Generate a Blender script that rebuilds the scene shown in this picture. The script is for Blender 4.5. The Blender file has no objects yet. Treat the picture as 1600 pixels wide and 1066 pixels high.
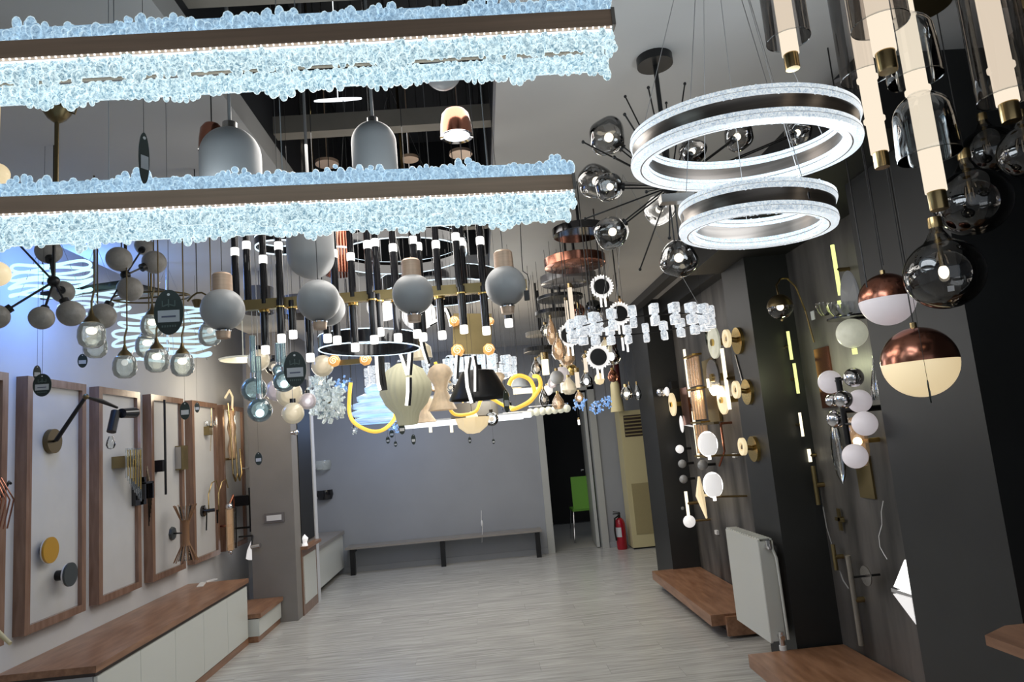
import bpy, bmesh, math, random
from mathutils import Vector, Matrix, Euler
random.seed(7)
C = bpy.context.scene.collection
PI = math.pi
# ------------------------------------------------------------------ camera
FPX = 1077.0
def _n(v): return v.normalized()
_d = _n(Vector((-45, -160, -1077))); _u = Vector((-650, 7433, -1077)); _u = _n(_u - _d * _u.dot(_d)); _r = _d.cross(_u)
ROT = Matrix((_r, _d, _u))                       # camera axes -> world axes
CAM = Vector((0, 0, 1.5))
cd = bpy.data.cameras.new('camera'); cam = bpy.data.objects.new('camera', cd); C.objects.link(cam)
cam.matrix_world = Matrix.Translation(CAM) @ ROT.to_4x4()
cd.sensor_width = 36; cd.lens = 36 * FPX / 1600; cd.clip_start = .02
bpy.context.scene.camera = cam
# ------------------------------------------------------------------ light and exposure
sc = bpy.context.scene
sc.view_settings.view_transform = 'Standard'; sc.view_settings.look = 'None'
sc.view_settings.gamma = 1; sc.view_settings.use_curve_mapping = False
sc.view_settings.exposure = 0.0
w = bpy.data.worlds.new('world'); sc.world = w; w.use_nodes = True
w.node_tree.nodes['Background'].inputs[0].default_value = (.75, .85, 1, 1)
w.node_tree.nodes['Background'].inputs[1].default_value = .11
def area(name, loc, rot, sx, sy, power, col):
    l = bpy.data.lights.new(name, 'AREA'); l.shape = 'RECTANGLE'; l.size = sx; l.size_y = sy; l.energy = power; l.color = col
    o = bpy.data.objects.new(name, l); o.location = loc; o.rotation_euler = rot; C.objects.link(o); return o
def point(name, loc, power, col, r=.08):
    l = bpy.data.lights.new(name, 'POINT'); l.energy = power; l.color = col; l.shadow_soft_size = r
    o = bpy.data.objects.new(name, l); o.location = loc; C.objects.link(o); return o
area('shop_front_daylight', (-.3, -1.6, 1.4), (PI/2, 0, 0), 4.2, 2.4, 13, (.86, .93, 1))
area('slot_fill', (-.33, 3.4, 2.72), (0, 0, 0), .8, 2.2, 34, (1, .96, .9))  # added fill light at the slot mouth, no fitting there
bar_glow = [point('bar_glow', (x, 1.95, 2.3), 1.2, (.85, .95, 1), .12) for x in (-.75, -.2, .3)]
point('chandelier_glow', (-.3, 2.9, 2.1), 12, (1, .97, .92), .2)
point('floor_fill', (.1, 4.9, 1.9), 15, (.97, .99, .97), .3)
area('rear_fill', (-.2, 7.0, 2.7), (0, 0, 0), 2.6, 2.4, 52, (1, .97, .93))  # added overhead fill for the rear half, stands for no ceiling lamp
point('blue_cove_glow', (-2.25, 4.0, 2.6), 17, (.14, .34, 1), .2)
point('yellow_disc_glow', (-2.1, 6.3, 2.2), 7, (1, .85, .62), .1)
point('loop_sconce_glow', (-2.42, 7.2, 1.95), 1.8, (1, .88, .7), .05)
point('starburst_glow', (.75, 2.5, 2.3), 1.6, (1, .97, .92), .15)
point('bench_fill', (-1.2, 4.6, 1.9), 4, (1, .96, .9), .2)
point('blue_lamp_glow', (-1.3, 8.4, 1.95), 11, (.35, .55, 1), .2)
point('cluster_glow', (.2, 6.2, 1.95), 14, (1, .85, .65), .2)
point('ring_glow', (.9, 1.75, 2.15), 9, (.85, .93, 1), .2)
point('panel_glow', (1.75, 5.6, 1.75), 3.5, (1, .85, .6), .05)
point('panel_glow_near', (1.78, 3.7, 1.75), 2.2, (.95, 1, .6), .05)
# ------------------------------------------------------------------ pixel to place in the room
def ray(px, py): return ROT @ Vector((px - 800, 533 - py, -FPX))
def W(px, py, Y): v = ray(px, py); return CAM + v * (Y / v.y)
def WX(px, py, X): v = ray(px, py); return CAM + v * (X / v.x)
def WZ(px, py, Z): v = ray(px, py); return CAM + v * ((Z - CAM.z) / v.z)
def S(n, p): return n * (Vector(p) - CAM).dot(_dw) / FPX
_dw = ROT @ Vector((0, 0, -1))
CEIL = 2.78
SX0, SX1, SY1 = -.81, .15, 4.95                  # the black slot in the ceiling
def top_at(p): return CEIL + .99 if SX0 < p[0] < SX1 and .2 < p[1] < SY1 else (3.2 if p[0] < -2.25 else CEIL)
# ------------------------------------------------------------------ materials
M = {}
def nt(name):
    m = bpy.data.materials.new(name); m.use_nodes = True; t = m.node_tree; t.nodes.clear()
    o = t.nodes.new('ShaderNodeOutputMaterial'); M[name] = m; return m, t, o
def mat(name, col, rough=.5, metal=0, emis=None, es=0, noise=0, nscale=8, stretch=(1, 1, 1), bump=0, trans=0, rand=0, ramp=None):
    m, t, o = nt(name); p = t.nodes.new('ShaderNodeBsdfPrincipled'); L = t.links.new
    p.inputs['Base Color'].default_value = (*col, 1); p.inputs['Roughness'].default_value = rough
    p.inputs['Metallic'].default_value = metal
    if trans: p.inputs['Transmission Weight'].default_value = trans
    if emis: p.inputs['Emission Color'].default_value = (*emis, 1); p.inputs['Emission Strength'].default_value = es
    tc = t.nodes.new('ShaderNodeTexCoord'); mp = t.nodes.new('ShaderNodeMapping'); mp.inputs['Scale'].default_value = stretch
    nz = t.nodes.new('ShaderNodeTexNoise'); nz.inputs['Scale'].default_value = nscale; nz.inputs['Detail'].default_value = 6
    L(tc.outputs['Object'], mp.inputs[0])
    if rand:
        oi = t.nodes.new('ShaderNodeObjectInfo'); ml = t.nodes.new('ShaderNodeMath'); ml.operation = 'MULTIPLY'; ml.inputs[1].default_value = 40
        ad = t.nodes.new('ShaderNodeVectorMath'); ad.operation = 'ADD'
        L(oi.outputs['Random'], ml.inputs[0]); L(mp.outputs[0], ad.inputs[0]); L(ml.outputs[0], ad.inputs[1]); L(ad.outputs[0], nz.inputs['Vector'])
    else: L(mp.outputs[0], nz.inputs['Vector'])
    if noise or ramp:
        r = t.nodes.new('ShaderNodeValToRGB'); L(nz.outputs['Fac'], r.inputs[0])
        r.color_ramp.elements[0].position = .3; r.color_ramp.elements[1].position = .7
        a, b = ramp if ramp else (tuple(c * (1 - noise) for c in col), tuple(min(1, c * (1 + noise)) for c in col))
        r.color_ramp.elements[0].color = (*a, 1); r.color_ramp.elements[1].color = (*b, 1)
        src = r.outputs[0]
        if rand:
            hs = t.nodes.new('ShaderNodeHueSaturation'); mr = t.nodes.new('ShaderNodeMapRange')
            mr.inputs[3].default_value = 1 - rand; mr.inputs[4].default_value = 1 + rand
            L(oi.outputs['Random'], mr.inputs[0]); L(mr.outputs[0], hs.inputs['Value']); L(src, hs.inputs['Color']); src = hs.outputs[0]
        L(src, p.inputs['Base Color'])
    if bump:
        b = t.nodes.new('ShaderNodeBump'); b.inputs['Strength'].default_value = bump; b.inputs['Distance'].default_value = .01
        L(nz.outputs['Fac'], b.inputs['Height']); L(b.outputs[0], p.inputs['Normal'])
    L(p.outputs[0], o.inputs[0]); return m
def glass(name, tint, refl=1.0, rough=.02, haze=0, hazecol=(.8, .8, .8), gl=0, spots=0):
    """thin glass: tinted see-through body under a mirror-like skin"""
    m, t, o = nt(name); L = t.links.new
    tr = t.nodes.new('ShaderNodeBsdfTransparent'); tr.inputs[0].default_value = (*tint, 1)
    g = t.nodes.new('ShaderNodeBsdfGlossy'); g.inputs['Roughness'].default_value = rough
    lw = t.nodes.new('ShaderNodeFresnel'); lw.inputs[0].default_value = 1.5
    mu = t.nodes.new('ShaderNodeMath'); mu.operation = 'MULTIPLY_ADD'; mu.inputs[1].default_value = refl; mu.inputs[2].default_value = .03 * refl; mu.use_clamp = True
    L(lw.outputs[0], mu.inputs[0]); mx = t.nodes.new('ShaderNodeMixShader')
    base = tr.outputs[0]
    if haze:
        d = t.nodes.new('ShaderNodeBsdfDiffuse'); d.inputs[0].default_value = (*hazecol, 1)
        m2 = t.nodes.new('ShaderNodeMixShader'); m2.inputs[0].default_value = haze; L(base, m2.inputs[1]); L(d.outputs[0], m2.inputs[2]); base = m2.outputs[0]
    if gl:
        e = t.nodes.new('ShaderNodeEmission'); e.inputs[0].default_value = (*hazecol, 1); e.inputs[1].default_value = gl
        a = t.nodes.new('ShaderNodeAddShader'); L(base, a.inputs[0]); L(e.outputs[0], a.inputs[1]); base = a.outputs[0]
    L(mu.outputs[0], mx.inputs[0]); L(base, mx.inputs[1]); L(g.outputs[0], mx.inputs[2]); L(mx.outputs[0], o.inputs[0]); return m
def crystal(name, lo, hi, edge, scale, strength):
    """cast crackle glass with LED light carried inside it"""
    m, t, o = nt(name); L = t.links.new
    tc = t.nodes.new('ShaderNodeTexCoord')
    nz = t.nodes.new('ShaderNodeTexNoise'); nz.inputs['Scale'].default_value = scale; nz.inputs['Detail'].default_value = 5; nz.inputs['Roughness'].default_value = .75
    nz.inputs['Distortion'].default_value = 1.2
    L(tc.outputs['Object'], nz.inputs['Vector'])
    r = t.nodes.new('ShaderNodeValToRGB'); r.color_ramp.elements[0].position = .38; r.color_ramp.elements[1].position = .62
    r.color_ramp.elements[0].color = (*lo, 1); r.color_ramp.elements[1].color = (*hi, 1); L(nz.outputs['Fac'], r.inputs[0])
    lw = t.nodes.new('ShaderNodeLayerWeight'); lw.inputs[0].default_value = .35
    rr = t.nodes.new('ShaderNodeValToRGB'); rr.color_ramp.elements[0].position = .30; rr.color_ramp.elements[1].position = .80; L(lw.outputs['Facing'], rr.inputs[0])
    mx = t.nodes.new('ShaderNodeMix'); mx.data_type = 'RGBA'; L(rr.outputs[0], mx.inputs['Factor']); L(r.outputs[0], mx.inputs[6]); mx.inputs[7].default_value = (*edge, 1)
    p = t.nodes.new('ShaderNodeBsdfPrincipled'); p.inputs['Base Color'].default_value = (.25, .35, .42, 1); p.inputs['Roughness'].default_value = .08
    L(mx.outputs[2], p.inputs['Emission Color']); p.inputs['Emission Strength'].default_value = strength
    b = t.nodes.new('ShaderNodeBump'); b.inputs['Strength'].default_value = .6; b.inputs['Distance'].default_value = .004; L(nz.outputs['Fac'], b.inputs['Height']); L(b.outputs[0], p.inputs['Normal'])
    L(p.outputs[0], o.inputs[0]); return m
def led(name, col, s):
    m, t, o = nt(name); e = t.nodes.new('ShaderNodeEmission'); e.inputs[0].default_value = (*col, 1); e.inputs[1].default_value = s
    t.links.new(e.outputs[0], o.inputs[0]); return m
mat('plaster', (.47, .462, .45), .85, noise=.05, nscale=2, bump=.05)
mat('white_wall', (.60, .61, .63), .8, noise=.04, nscale=3)
mat('grey_wall', (.29, .305, .33), .7, noise=.04, nscale=2)
mat('taupe', (.23, .215, .20), .7, noise=.06, nscale=3)
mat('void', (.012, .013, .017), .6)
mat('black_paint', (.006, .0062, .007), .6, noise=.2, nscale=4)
mat('slate_paint', (.021, .022, .0225), .45, noise=.15, nscale=3)
mat('stone_panel', (.05, .05, .05), .42, nscale=2.2, stretch=(1, 3, .55), ramp=((.028, .027, .026), (.15, .14, .13)), bump=.2)
mat('floor_base', (.40, .39, .36), .7)
mat('plank', (.5, .5, .47), .24, nscale=4, stretch=(.7, 13, 1), ramp=((.34, .335, .315), (.57, .565, .535)), rand=.04)
mat('wood', (.28, .14, .08), .3, nscale=4, stretch=(7, 1, 7), ramp=((.20, .095, .05), (.36, .19, .11)))
mat('frame_wood', (.28, .17, .12), .22, nscale=5, stretch=(8, 8, 1), ramp=((.19, .105, .07), (.28, .17, .12)))
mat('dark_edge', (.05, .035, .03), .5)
mat('white_board', (.56, .56, .56), .55, noise=.03, nscale=6)
mat('cabinet', (.67, .69, .65), .22)
mat('grey_top', (.26, .24, .22), .4)
mat('brass_brushed', (.55, .39, .28), .42, .35, noise=.12, nscale=3, stretch=(1, 1, 30))
mat('brass', (.45, .33, .16), .25, 1)
mat('old_brass', (.16, .12, .06), .35, .9)
mat('gold', (.75, .52, .18), .22, 1)
mat('gold_sheet', (.24, .185, .085), .35, .8, noise=.2, nscale=5)
mat('copper', (.36, .15, .10), .2, .95, noise=.1, nscale=5)
mat('chrome', (.72, .72, .74), .06, 1)
mat('dark_chrome', (.08, .08, .085), .1, 1)
mat('steel', (.42, .40, .38), .25, .9)
mat('ring_metal', (.20, .175, .155), .3, .85, noise=.25, nscale=2, stretch=(1, 1, 40))
mat('black_metal', (.012, .012, .013), .35, .3)
mat('black_gloss', (.01, .01, .012), .12)
mat('cord_black', (.03, .03, .03), .6)
mat('cord_grey', (.3, .3, .3), .5)
mat('opal_off', (.345, .35, .355), .4)
mat('opal_sand', (.27, .255, .235), .45, noise=.08, nscale=60, bump=.2)
mat('opal_pink', (.72, .69, .71), .35, emis=(.8, .72, .75), es=.35)
mat('opal_white', (.7, .7, .7), .3, emis=(1, .97, .95), es=.6)
mat('opal_warm', (.8, .7, .5), .3, emis=(1, .78, .45), es=.62)
mat('marble_glow', (.7, .7, .6), .3, nscale=14, ramp=((.52, .52, .43), (.78, .77, .66)), emis=(.85, .85, .66), es=.33)
mat('olive_fabric', (.42, .41, .28), .7, emis=(.55, .52, .36), es=.28)
mat('beige_fabric', (.50, .40, .28), .6, emis=(.8, .58, .38), es=.28, noise=.35, nscale=14)
mat('smoke_plate', (.16, .15, .15), .15)
mat('tag_green', (.02, .032, .028), .4)
mat('tag_ink', (.10, .14, .125), .5)
mat('label_paper', (.55, .57, .60), .6)
mat('ink', (.12, .13, .2), .6)
mat('radiator_white', (.58, .59, .56), .35)
mat('ac_cream', (.60, .53, .30), .4)
mat('ac_tan', (.36, .30, .15), .5, noise=.06, nscale=120)
mat('extinguisher_red', (.33, .008, .02), .25)
mat('green_plastic', (.16, .42, .05), .4)
mat('door_frame', (.42, .43, .41), .5)
mat('duct', (.05, .05, .05), .5)
mat('maroon_pipe', (.10, .02, .02), .5)
mat('blue_ceiling', (.50, .55, .62), .5)
mat('wood_beam', (.22, .20, .17), .6, noise=.15, nscale=5)
mat('yellow_disc', (.50, .27, .03), .35)
mat('dark_disc', (.05, .06, .065), .4)
mat('rust', (.25, .13, .06), .5)
mat('white_plastic', (.75, .75, .75), .4)
mat('rope_yellow', (.9, .6, .1), .4, emis=(1, .62, .08), es=.75)
mat('amber_rosette', (.8, .4, .12), .3, emis=(1, .5, .15), es=.5)
mat('ice_shade', (.5, .7, .95), .15, nscale=5, stretch=(1, 1, 9), ramp=((.1, .2, .5), (.8, .95, 1)), emis=(.45, .7, 1), es=.6)
crystal('bar_crystal', (.07, .17, .24), (.80, .98, 1.0), (.86, 1.0, 1.0), 120, 1.08)
crystal('bar_crystal_top', (.14, .24, .36), (.48, .70, .88), (.75, .94, 1.0), 100, .92)
crystal('ring_crystal', (.30, .38, .48), (.95, 1.0, 1.0), (.9, .95, 1), 170, .92)
crystal('cube_crystal', (.22, .22, .24), (1, .98, .97), (1, 1, 1), 60, .9)
crystal('blue_crystal', (.005, .02, .10), (.22, .48, 1), (.06, .2, .6), 40, 1.1)
crystal('grey_crystal', (.015, .02, .02), (.85, .85, .75), (.35, .38, .36), 28, .7)
glass('smoke', (.62, .61, .60), 1.9)
glass('smoke_dark', (.46, .45, .44), 1.6)
glass('smoke_tube', (.78, .76, .755), .9)
glass('clear', (.90, .92, .92), 1.5)
glass('bell_seeded', (.80, .84, .82), 1.2, haze=.22, hazecol=(.7, .75, .72), gl=.08)
glass('aqua', (.74, .87, .90), 1.8, haze=.05, hazecol=(.45, .75, .85), gl=.07)
glass('pearl', (.7, .66, .6), 1.0, haze=.55, hazecol=(.85, .75, .55), gl=.28)
glass('pearl_pink', (.7, .66, .68), 1.0, haze=.45, hazecol=(.8, .72, .76), gl=.2)
glass('amber_glass', (.85, .7, .55), 1.4, haze=.2, hazecol=(.9, .6, .35), gl=.12)
led('led_white', (1, .98, .93), 2.2)
led('led_strip', (.75, .9, 1), 1.6)
led('led_cool', (.92, .97, 1), 1.8)
led('led_cyan', (.55, .95, 1), 1.5)
led('led_ribbon', (.62, .86, 1), 1.15)
led('led_warm', (1, .9, .66), 1.6)
led('led_rod', (1, .86, .68), 1.0)
led('led_yellow', (.93, 1, .35), 1.25)
led('bulb_hot', (1, .9, .7), 4.0)
led('bulb_cool', (.8, .95, 1), 3.0)
led('led_dot', (1, 1, 1), 2.5)
# ------------------------------------------------------------------ mesh building
class G:
    def __init__(s): s.b = bmesh.new()
    def box(s, c, d, rot=None):
        c = Vector(c); R = rot.to_4x4() if rot is not None else Matrix.Identity(4)
        bmesh.ops.create_cube(s.b, size=1, matrix=Matrix.Translation(c) @ R @ Matrix.Diagonal((*d, 1))); return s
    def bx(s, a, b):
        a = Vector(a); b = Vector(b); return s.box((a + b) / 2, tuple(abs(x) for x in (b - a)))
    def cyl(s, p, q, r, r2=None, n=14):
        p = Vector(p); q = Vector(q); v = q - p
        Q = v.to_track_quat('Z', 'Y').to_matrix().to_4x4()
        bmesh.ops.create_cone(s.b, cap_ends=True, segments=n, radius1=r, radius2=r if r2 is None else r2, depth=v.length, matrix=Matrix.Translation((p + q) / 2) @ Q); return s
    def sph(s, c, r, n=20, sc=(1, 1, 1), rot=None):
        R = rot.to_4x4() if rot is not None else Matrix.Identity(4)
        bmesh.ops.create_uvsphere(s.b, u_segments=n, v_segments=max(6, n * 2 // 3), radius=r, matrix=Matrix.Translation(Vector(c)) @ R @ Matrix.Diagonal((*sc, 1))); return s
    def ico(s, c, r, sub=1, sc=(1, 1, 1)):
        bmesh.ops.create_icosphere(s.b, subdivisions=sub, radius=r, matrix=Matrix.Translation(Vector(c)) @ Matrix.Diagonal((*sc, 1))); return s
    def lathe(s, c, prof, n=28, R=None, closed=False, sx=1, sy=1, ripple=0, rn=0):
        c = Vector(c); R = R if R is not None else Matrix.Identity(3); rows = []
        for r, z in prof:
            rows.append([s.b.verts.new(c + R @ Vector((r * sx * math.cos(2*PI*i/n) * (1 + ripple*math.cos(rn*2*PI*i/n)), r * sy * math.sin(2*PI*i/n) * (1 + ripple*math.cos(rn*2*PI*i/n)), z))) for i in range(n)])
        k = len(rows); rng = range(k) if closed else range(k - 1)
        for a in rng:
            A, B = rows[a], rows[(a + 1) % k]
            for i in range(n): s.b.faces.new((A[i], A[(i+1) % n], B[(i+1) % n], B[i]))
        return s
    def tube(s, pts, r, n=8, closed=False, rs=None):
        pts = [Vector(p) for p in pts]; k = len(pts); rows = []
        up = Vector((0, 0, 1)); prev = None
        for i, p in enumerate(pts):
            a = pts[(i-1) % k] if closed or i else p; b = pts[(i+1) % k] if closed or i < k-1 else p
            t = (b - a).normalized()
            if prev is None: prev = t.cross(up if abs(t.z) < .9 else Vector((1, 0, 0))).normalized()
            x = (prev - t * prev.dot(t)).normalized(); y = t.cross(x); prev = x; rr = rs[i] if rs else r
            rows.append([s.b.verts.new(p + x*rr*math.cos(2*PI*j/n) + y*rr*math.sin(2*PI*j/n)) for j in range(n)])
        for i in range(k if closed else k-1):
            A, B = rows[i], rows[(i+1) % k]
            for j in range(n): s.b.faces.new((A[j], A[(j+1) % n], B[(j+1) % n], B[j]))
        if not closed: s.b.faces.new(rows[0][::-1]); s.b.faces.new(rows[-1])
        return s
    def prism(s, pts, ext):
        """polygon of world points pushed along ext"""
        e = Vector(ext); A = [s.b.verts.new(Vector(p)) for p in pts]; B = [s.b.verts.new(Vector(p) + e) for p in pts]; k = len(pts)
        s.b.faces.new(A); s.b.faces.new(B[::-1])
        for i in range(k): s.b.faces.new((A[i], B[i], B[(i+1) % k], A[(i+1) % k]))
        return s
    def mesh(s, name, m, off=Vector(), ang=38):
        bmesh.ops.recalc_face_normals(s.b, faces=s.b.faces)
        if off.length: bmesh.ops.translate(s.b, verts=s.b.verts, vec=-off)
        me = bpy.data.meshes.new(name); s.b.to_mesh(me); s.b.free()
        me.materials.append(M[m]); me.polygons.foreach_set('use_smooth', [True] * len(me.polygons))
        me.set_sharp_from_angle(angle=math.radians(ang)); return me
ORG = {}
LAB = set()
def tagp(o, label, cat, group=None, kind=None):
    if label: o['label'] = label
    if cat: o['category'] = cat
    if group: o['group'] = group
    if kind: o['kind'] = kind
def T(name, label, cat, loc, group=None):
    o = bpy.data.objects.new(name, None); C.objects.link(o); o.location = loc; o.empty_display_size = .05; ORG[o.name] = Vector(loc)
    tagp(o, label, cat, group); return o
def part(root, name, g, m, label=None, kind=None, ang=38):
    off = ORG[root.name]
    o = bpy.data.objects.new(name, g.mesh(name, m, off, ang)); C.objects.link(o); o.parent = root; ORG[o.name] = off
    if label: o['label'] = label
    if kind: o['kind'] = kind
    return o
def one(name, label, cat, g, m, loc, group=None, kind=None):
    loc = Vector(loc); o = bpy.data.objects.new(name, g.mesh(name, m, loc)); C.objects.link(o); o.location = loc; ORG[o.name] = loc
    tagp(o, label, cat, group, kind); return o
def struct(name, g, m, label=None):
    o = bpy.data.objects.new(name, g.mesh(name, m)); C.objects.link(o); o['kind'] = 'structure'; ORG[o.name] = Vector()
    if label: o['label'] = label
    return o
def cord(root, p, m='cord_black', r=.0022, top=None, name='cord'):
    p = Vector(p); top = top_at(p); return part(root, name, G().cyl(p, (p.x, p.y, top), r, n=6), m)
def ball_prof(r, a0=0, a1=PI, n=16, sz=1): return [(max(1e-4, r * math.sin(a0 + (a1-a0)*i/n)), sz * r * math.cos(a0 + (a1-a0)*i/n)) for i in range(n+1)]
# ================================================================== SETTING
YB = 9.34
fl = struct('floor', G().bx((-2.9, -1.7, -.12), (3.2, 12.4, -.012)), 'floor_base')
pk = {}
def plank_mesh(L):
    if L not in pk: 
        g = G(); g.bx((-L/2 + .0005, -.0947, -.012), (L/2 - .0005, .0947, 0)); pk[L] = g.mesh('plank', 'plank')
    return pk[L]
y = 2.2; row = 0
while y < YB + .1:
    x = -2.75 - [0, .43, .86][row % 3]
    while x < 2.6:
        L = 1.29; o = bpy.data.objects.new('plank', plank_mesh(L)); C.objects.link(o); o.location = (x + L/2, y, 0); o.parent = fl; x += L
    y += .19; row += 1
struct('wall_back', G().bx((-2.8, YB, 0), (.80, YB+.12, CEIL+.1)).bx((1.5, YB, 0), (3.1, YB+.12, CEIL+.1)).bx((.80, YB, 2.15), (1.5, YB+.12, CEIL+.1)), 'grey_wall')
d1 = struct('door_1', G().bx((.74, YB-.03, 0), (.83, YB+.14, 2.19)).bx((1.46, YB-.03, 0), (1.55, YB+.14, 2.19)).bx((.74, YB-.03, 2.10), (1.55, YB+.14, 2.19)), 'door_frame')
part(d1, 'door_leaf', G().box((1.44, YB+.42, 1.04), (.04, .7, 2.06), Matrix.Rotation(-.06, 3, 'Z')), 'door_frame')
part(d1, 'door_handle', G().cyl((1.41, YB+.7, 1.0), (1.36, YB+.7, 1.0), .01).cyl((1.36, YB+.7, 1.0), (1.36, YB+.58, 1.0), .009), 'chrome')
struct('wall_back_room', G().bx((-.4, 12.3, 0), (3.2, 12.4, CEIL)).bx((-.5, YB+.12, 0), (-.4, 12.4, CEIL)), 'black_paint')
# ceiling with the black slot cut through it
ce = struct('ceiling', G().bx((-2.25, -1.7, CEIL), (SX0, YB+.1, CEIL+.1)).bx((SX1, -1.7, CEIL), (3.1, YB+.1, CEIL+.1)).bx((SX0, SY1, CEIL), (SX1, YB+.1, CEIL+.1)).bx((SX0, -1.7, CEIL), (SX1, .2, CEIL+.1)), 'plaster')
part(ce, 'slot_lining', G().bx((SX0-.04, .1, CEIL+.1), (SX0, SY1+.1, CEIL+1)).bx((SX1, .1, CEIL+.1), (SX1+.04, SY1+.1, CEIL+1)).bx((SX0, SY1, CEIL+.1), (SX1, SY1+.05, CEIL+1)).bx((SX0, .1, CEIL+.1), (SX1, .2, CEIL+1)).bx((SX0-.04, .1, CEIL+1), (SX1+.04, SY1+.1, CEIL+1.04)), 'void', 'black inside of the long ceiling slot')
for k, yy in enumerate((1.15, 1.95, 2.9, 3.7, 4.4)):
    part(ce, 'slot_joist', G().bx((SX0, yy, CEIL+.14), (SX1, yy+.07, CEIL+.22)), 'wood_beam', 'grey timber joist crossing the slot')
# cove over the left wall
struct('ceiling_cove', G().bx((-2.8, -1.7, 3.2), (-2.2, 7.9, 3.3)).bx((-2.25, -1.7, CEIL+.1), (-2.2, 7.9, 3.2)).bx((-2.8, 7.8, CEIL), (-2.2, 7.9, 3.2)), 'blue_ceiling', 'raised cove ceiling over the left display wall')
struct('wall_left', G().bx((-2.72, -1.7, 0), (-2.6, 7.8, 3.25)), 'white_wall')
struct('wall_left_end', G().bx((-2.6, 7.75, 0), (-2.28, 7.85, CEIL)), 'white_wall')
struct('wall_left_rear', G().bx((-2.55, 7.86, 0), (-2.4, YB, CEIL)), 'white_wall')
pl = struct('trim_1', G().bx((-2.28, 6.9, 0), (-1.87, 7.79, CEIL)), 'taupe', 'taupe pilaster projecting from the left wall')
# right wall
XW, XP = 1.97, 1.70
struct('wall_right', G().bx((XW+.02, -1.7, 0), (XW+.14, 7.7, CEIL)).bx((2.5, 7.6, 0), (2.62, YB, CEIL)).bx((XW+.1, 7.55, 0), (2.6, 7.65, CEIL)), 'black_paint')
p1 = struct('wall_right_panel', G().bx((XW, 4.5, 0), (XW+.03, 6.75, CEIL)).bx((XW, 2.9, 0), (XW+.03, 4.1, 2.52)), 'stone_panel', 'streaky dark stone-look wall panel')
struct('trim_2', G().bx((XP, 6.72, 0), (XW+.03, 7.35, CEIL)), 'slate_paint', 'farthest black pilaster on the right wall')
struct('trim_3', G().bx((XP, 4.1, 0), (XW+.03, 4.5, CEIL)), 'slate_paint', 'middle dark grey pilaster on the right wall')
struct('trim_4', G().bx((XP, 2.28, 0), (XW+.03, 2.88, CEIL)), 'slate_paint', 'nearest wide dark grey pilaster on the right wall')
struct('trim_5', G().bx((1.47, 2.3, 2.5), (XW+.02, 4.5, CEIL)), 'black_paint', 'lowered black soffit along the right wall')
struct('trim_6', G().bx((1.86, 4.5, 2.62), (XW, 7.6, CEIL)), 'slate_paint', 'narrow dark soffit at the top of the far right wall')
# baseboards
struct('baseboard_back', G().bx((-1.9, YB-.015, 0), (.74, YB, .07)).bx((1.55, YB-.015, 0), (2.5, YB, .07)), 'grey_wall')
# ================================================================== FURNITURE
# left display bench with cupboard doors
t = T('display_bench', 'long low white cupboard bench with wooden top under the framed boards', 'bench', (-2.3, 5.0, 0))
BX = -2.09
part(t, 'bench_top', G().bx((BX-.0, 3.87, .50), (-2.598, 6.22, .535)), 'wood')
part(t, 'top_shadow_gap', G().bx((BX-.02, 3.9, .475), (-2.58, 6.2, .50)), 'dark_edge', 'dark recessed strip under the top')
part(t, 'carcass', G().bx((BX-.035, 3.9, .05), (-2.598, 6.2, .475)), 'white_board')
part(t, 'plinth', G().bx((BX-.01, 3.9, 0), (-2.58, 6.2, .05)), 'wood', 'brown plinth strip')
for k in range(5):
    y0 = 3.9 + k*.46; part(t, 'cupboard_door', G().bx((BX-.03, y0+.002, .055), (BX-.01, y0+.458, .473)), 'cabinet')
t = T('low_bench', 'short low bench end with wooden top beside the taupe pilaster', 'bench', (-2.2, 6.55, 0))
part(t, 'bench_top', G().bx((-2.0, 6.23, .20), (-2.5, 6.89, .235)), 'wood')
part(t, 'carcass', G().bx((-2.02, 6.24, .05), (-2.48, 6.88, .19)), 'cabinet')
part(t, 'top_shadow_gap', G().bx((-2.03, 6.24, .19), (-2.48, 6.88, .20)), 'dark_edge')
part(t, 'plinth', G().bx((-2.03, 6.24, 0), (-2.48, 6.88, .05)), 'wood')
# framed boards
BL = ['framed board at the left edge of the picture, mostly cut off', 'nearest full framed board, with the yellow and the black disc', 'second full framed board, with gold tube sconce',
      'third framed board, with tall black bar sconce', 'fourth framed board, with small gold clip lamp', 'farthest framed board, next to the taupe pilaster']
for k, (a, b) in enumerate(((3.28, 3.84), (4.0, 4.58), (4.73, 5.29), (5.46, 6.04), (6.22, 6.80), (6.94, 7.55))):
    t = T('display_board', 'tall white ' + BL[k], 'display board', (-2.57, (a+b)/2, .69), 'framed display boards on the left wall')
    part(t, 'board', G().bx((-2.6, a+.03, .72), (-2.56, b-.03, 2.06)), 'white_board')
    f = .045
    part(t, 'frame_rail', G().bx((-2.6, a, .69), (-2.535, a+f, 2.10)), 'frame_wood'); part(t, 'frame_rail', G().bx((-2.6, b-f, .69), (-2.535, b, 2.10)), 'frame_wood')
    part(t, 'frame_rail', G().bx((-2.6, a+f, .69), (-2.535, b-f, .69+f)), 'frame_wood'); part(t, 'frame_rail', G().bx((-2.6, a+f, 2.10-f), (-2.535, b-f, 2.10)), 'frame_wood')
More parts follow.
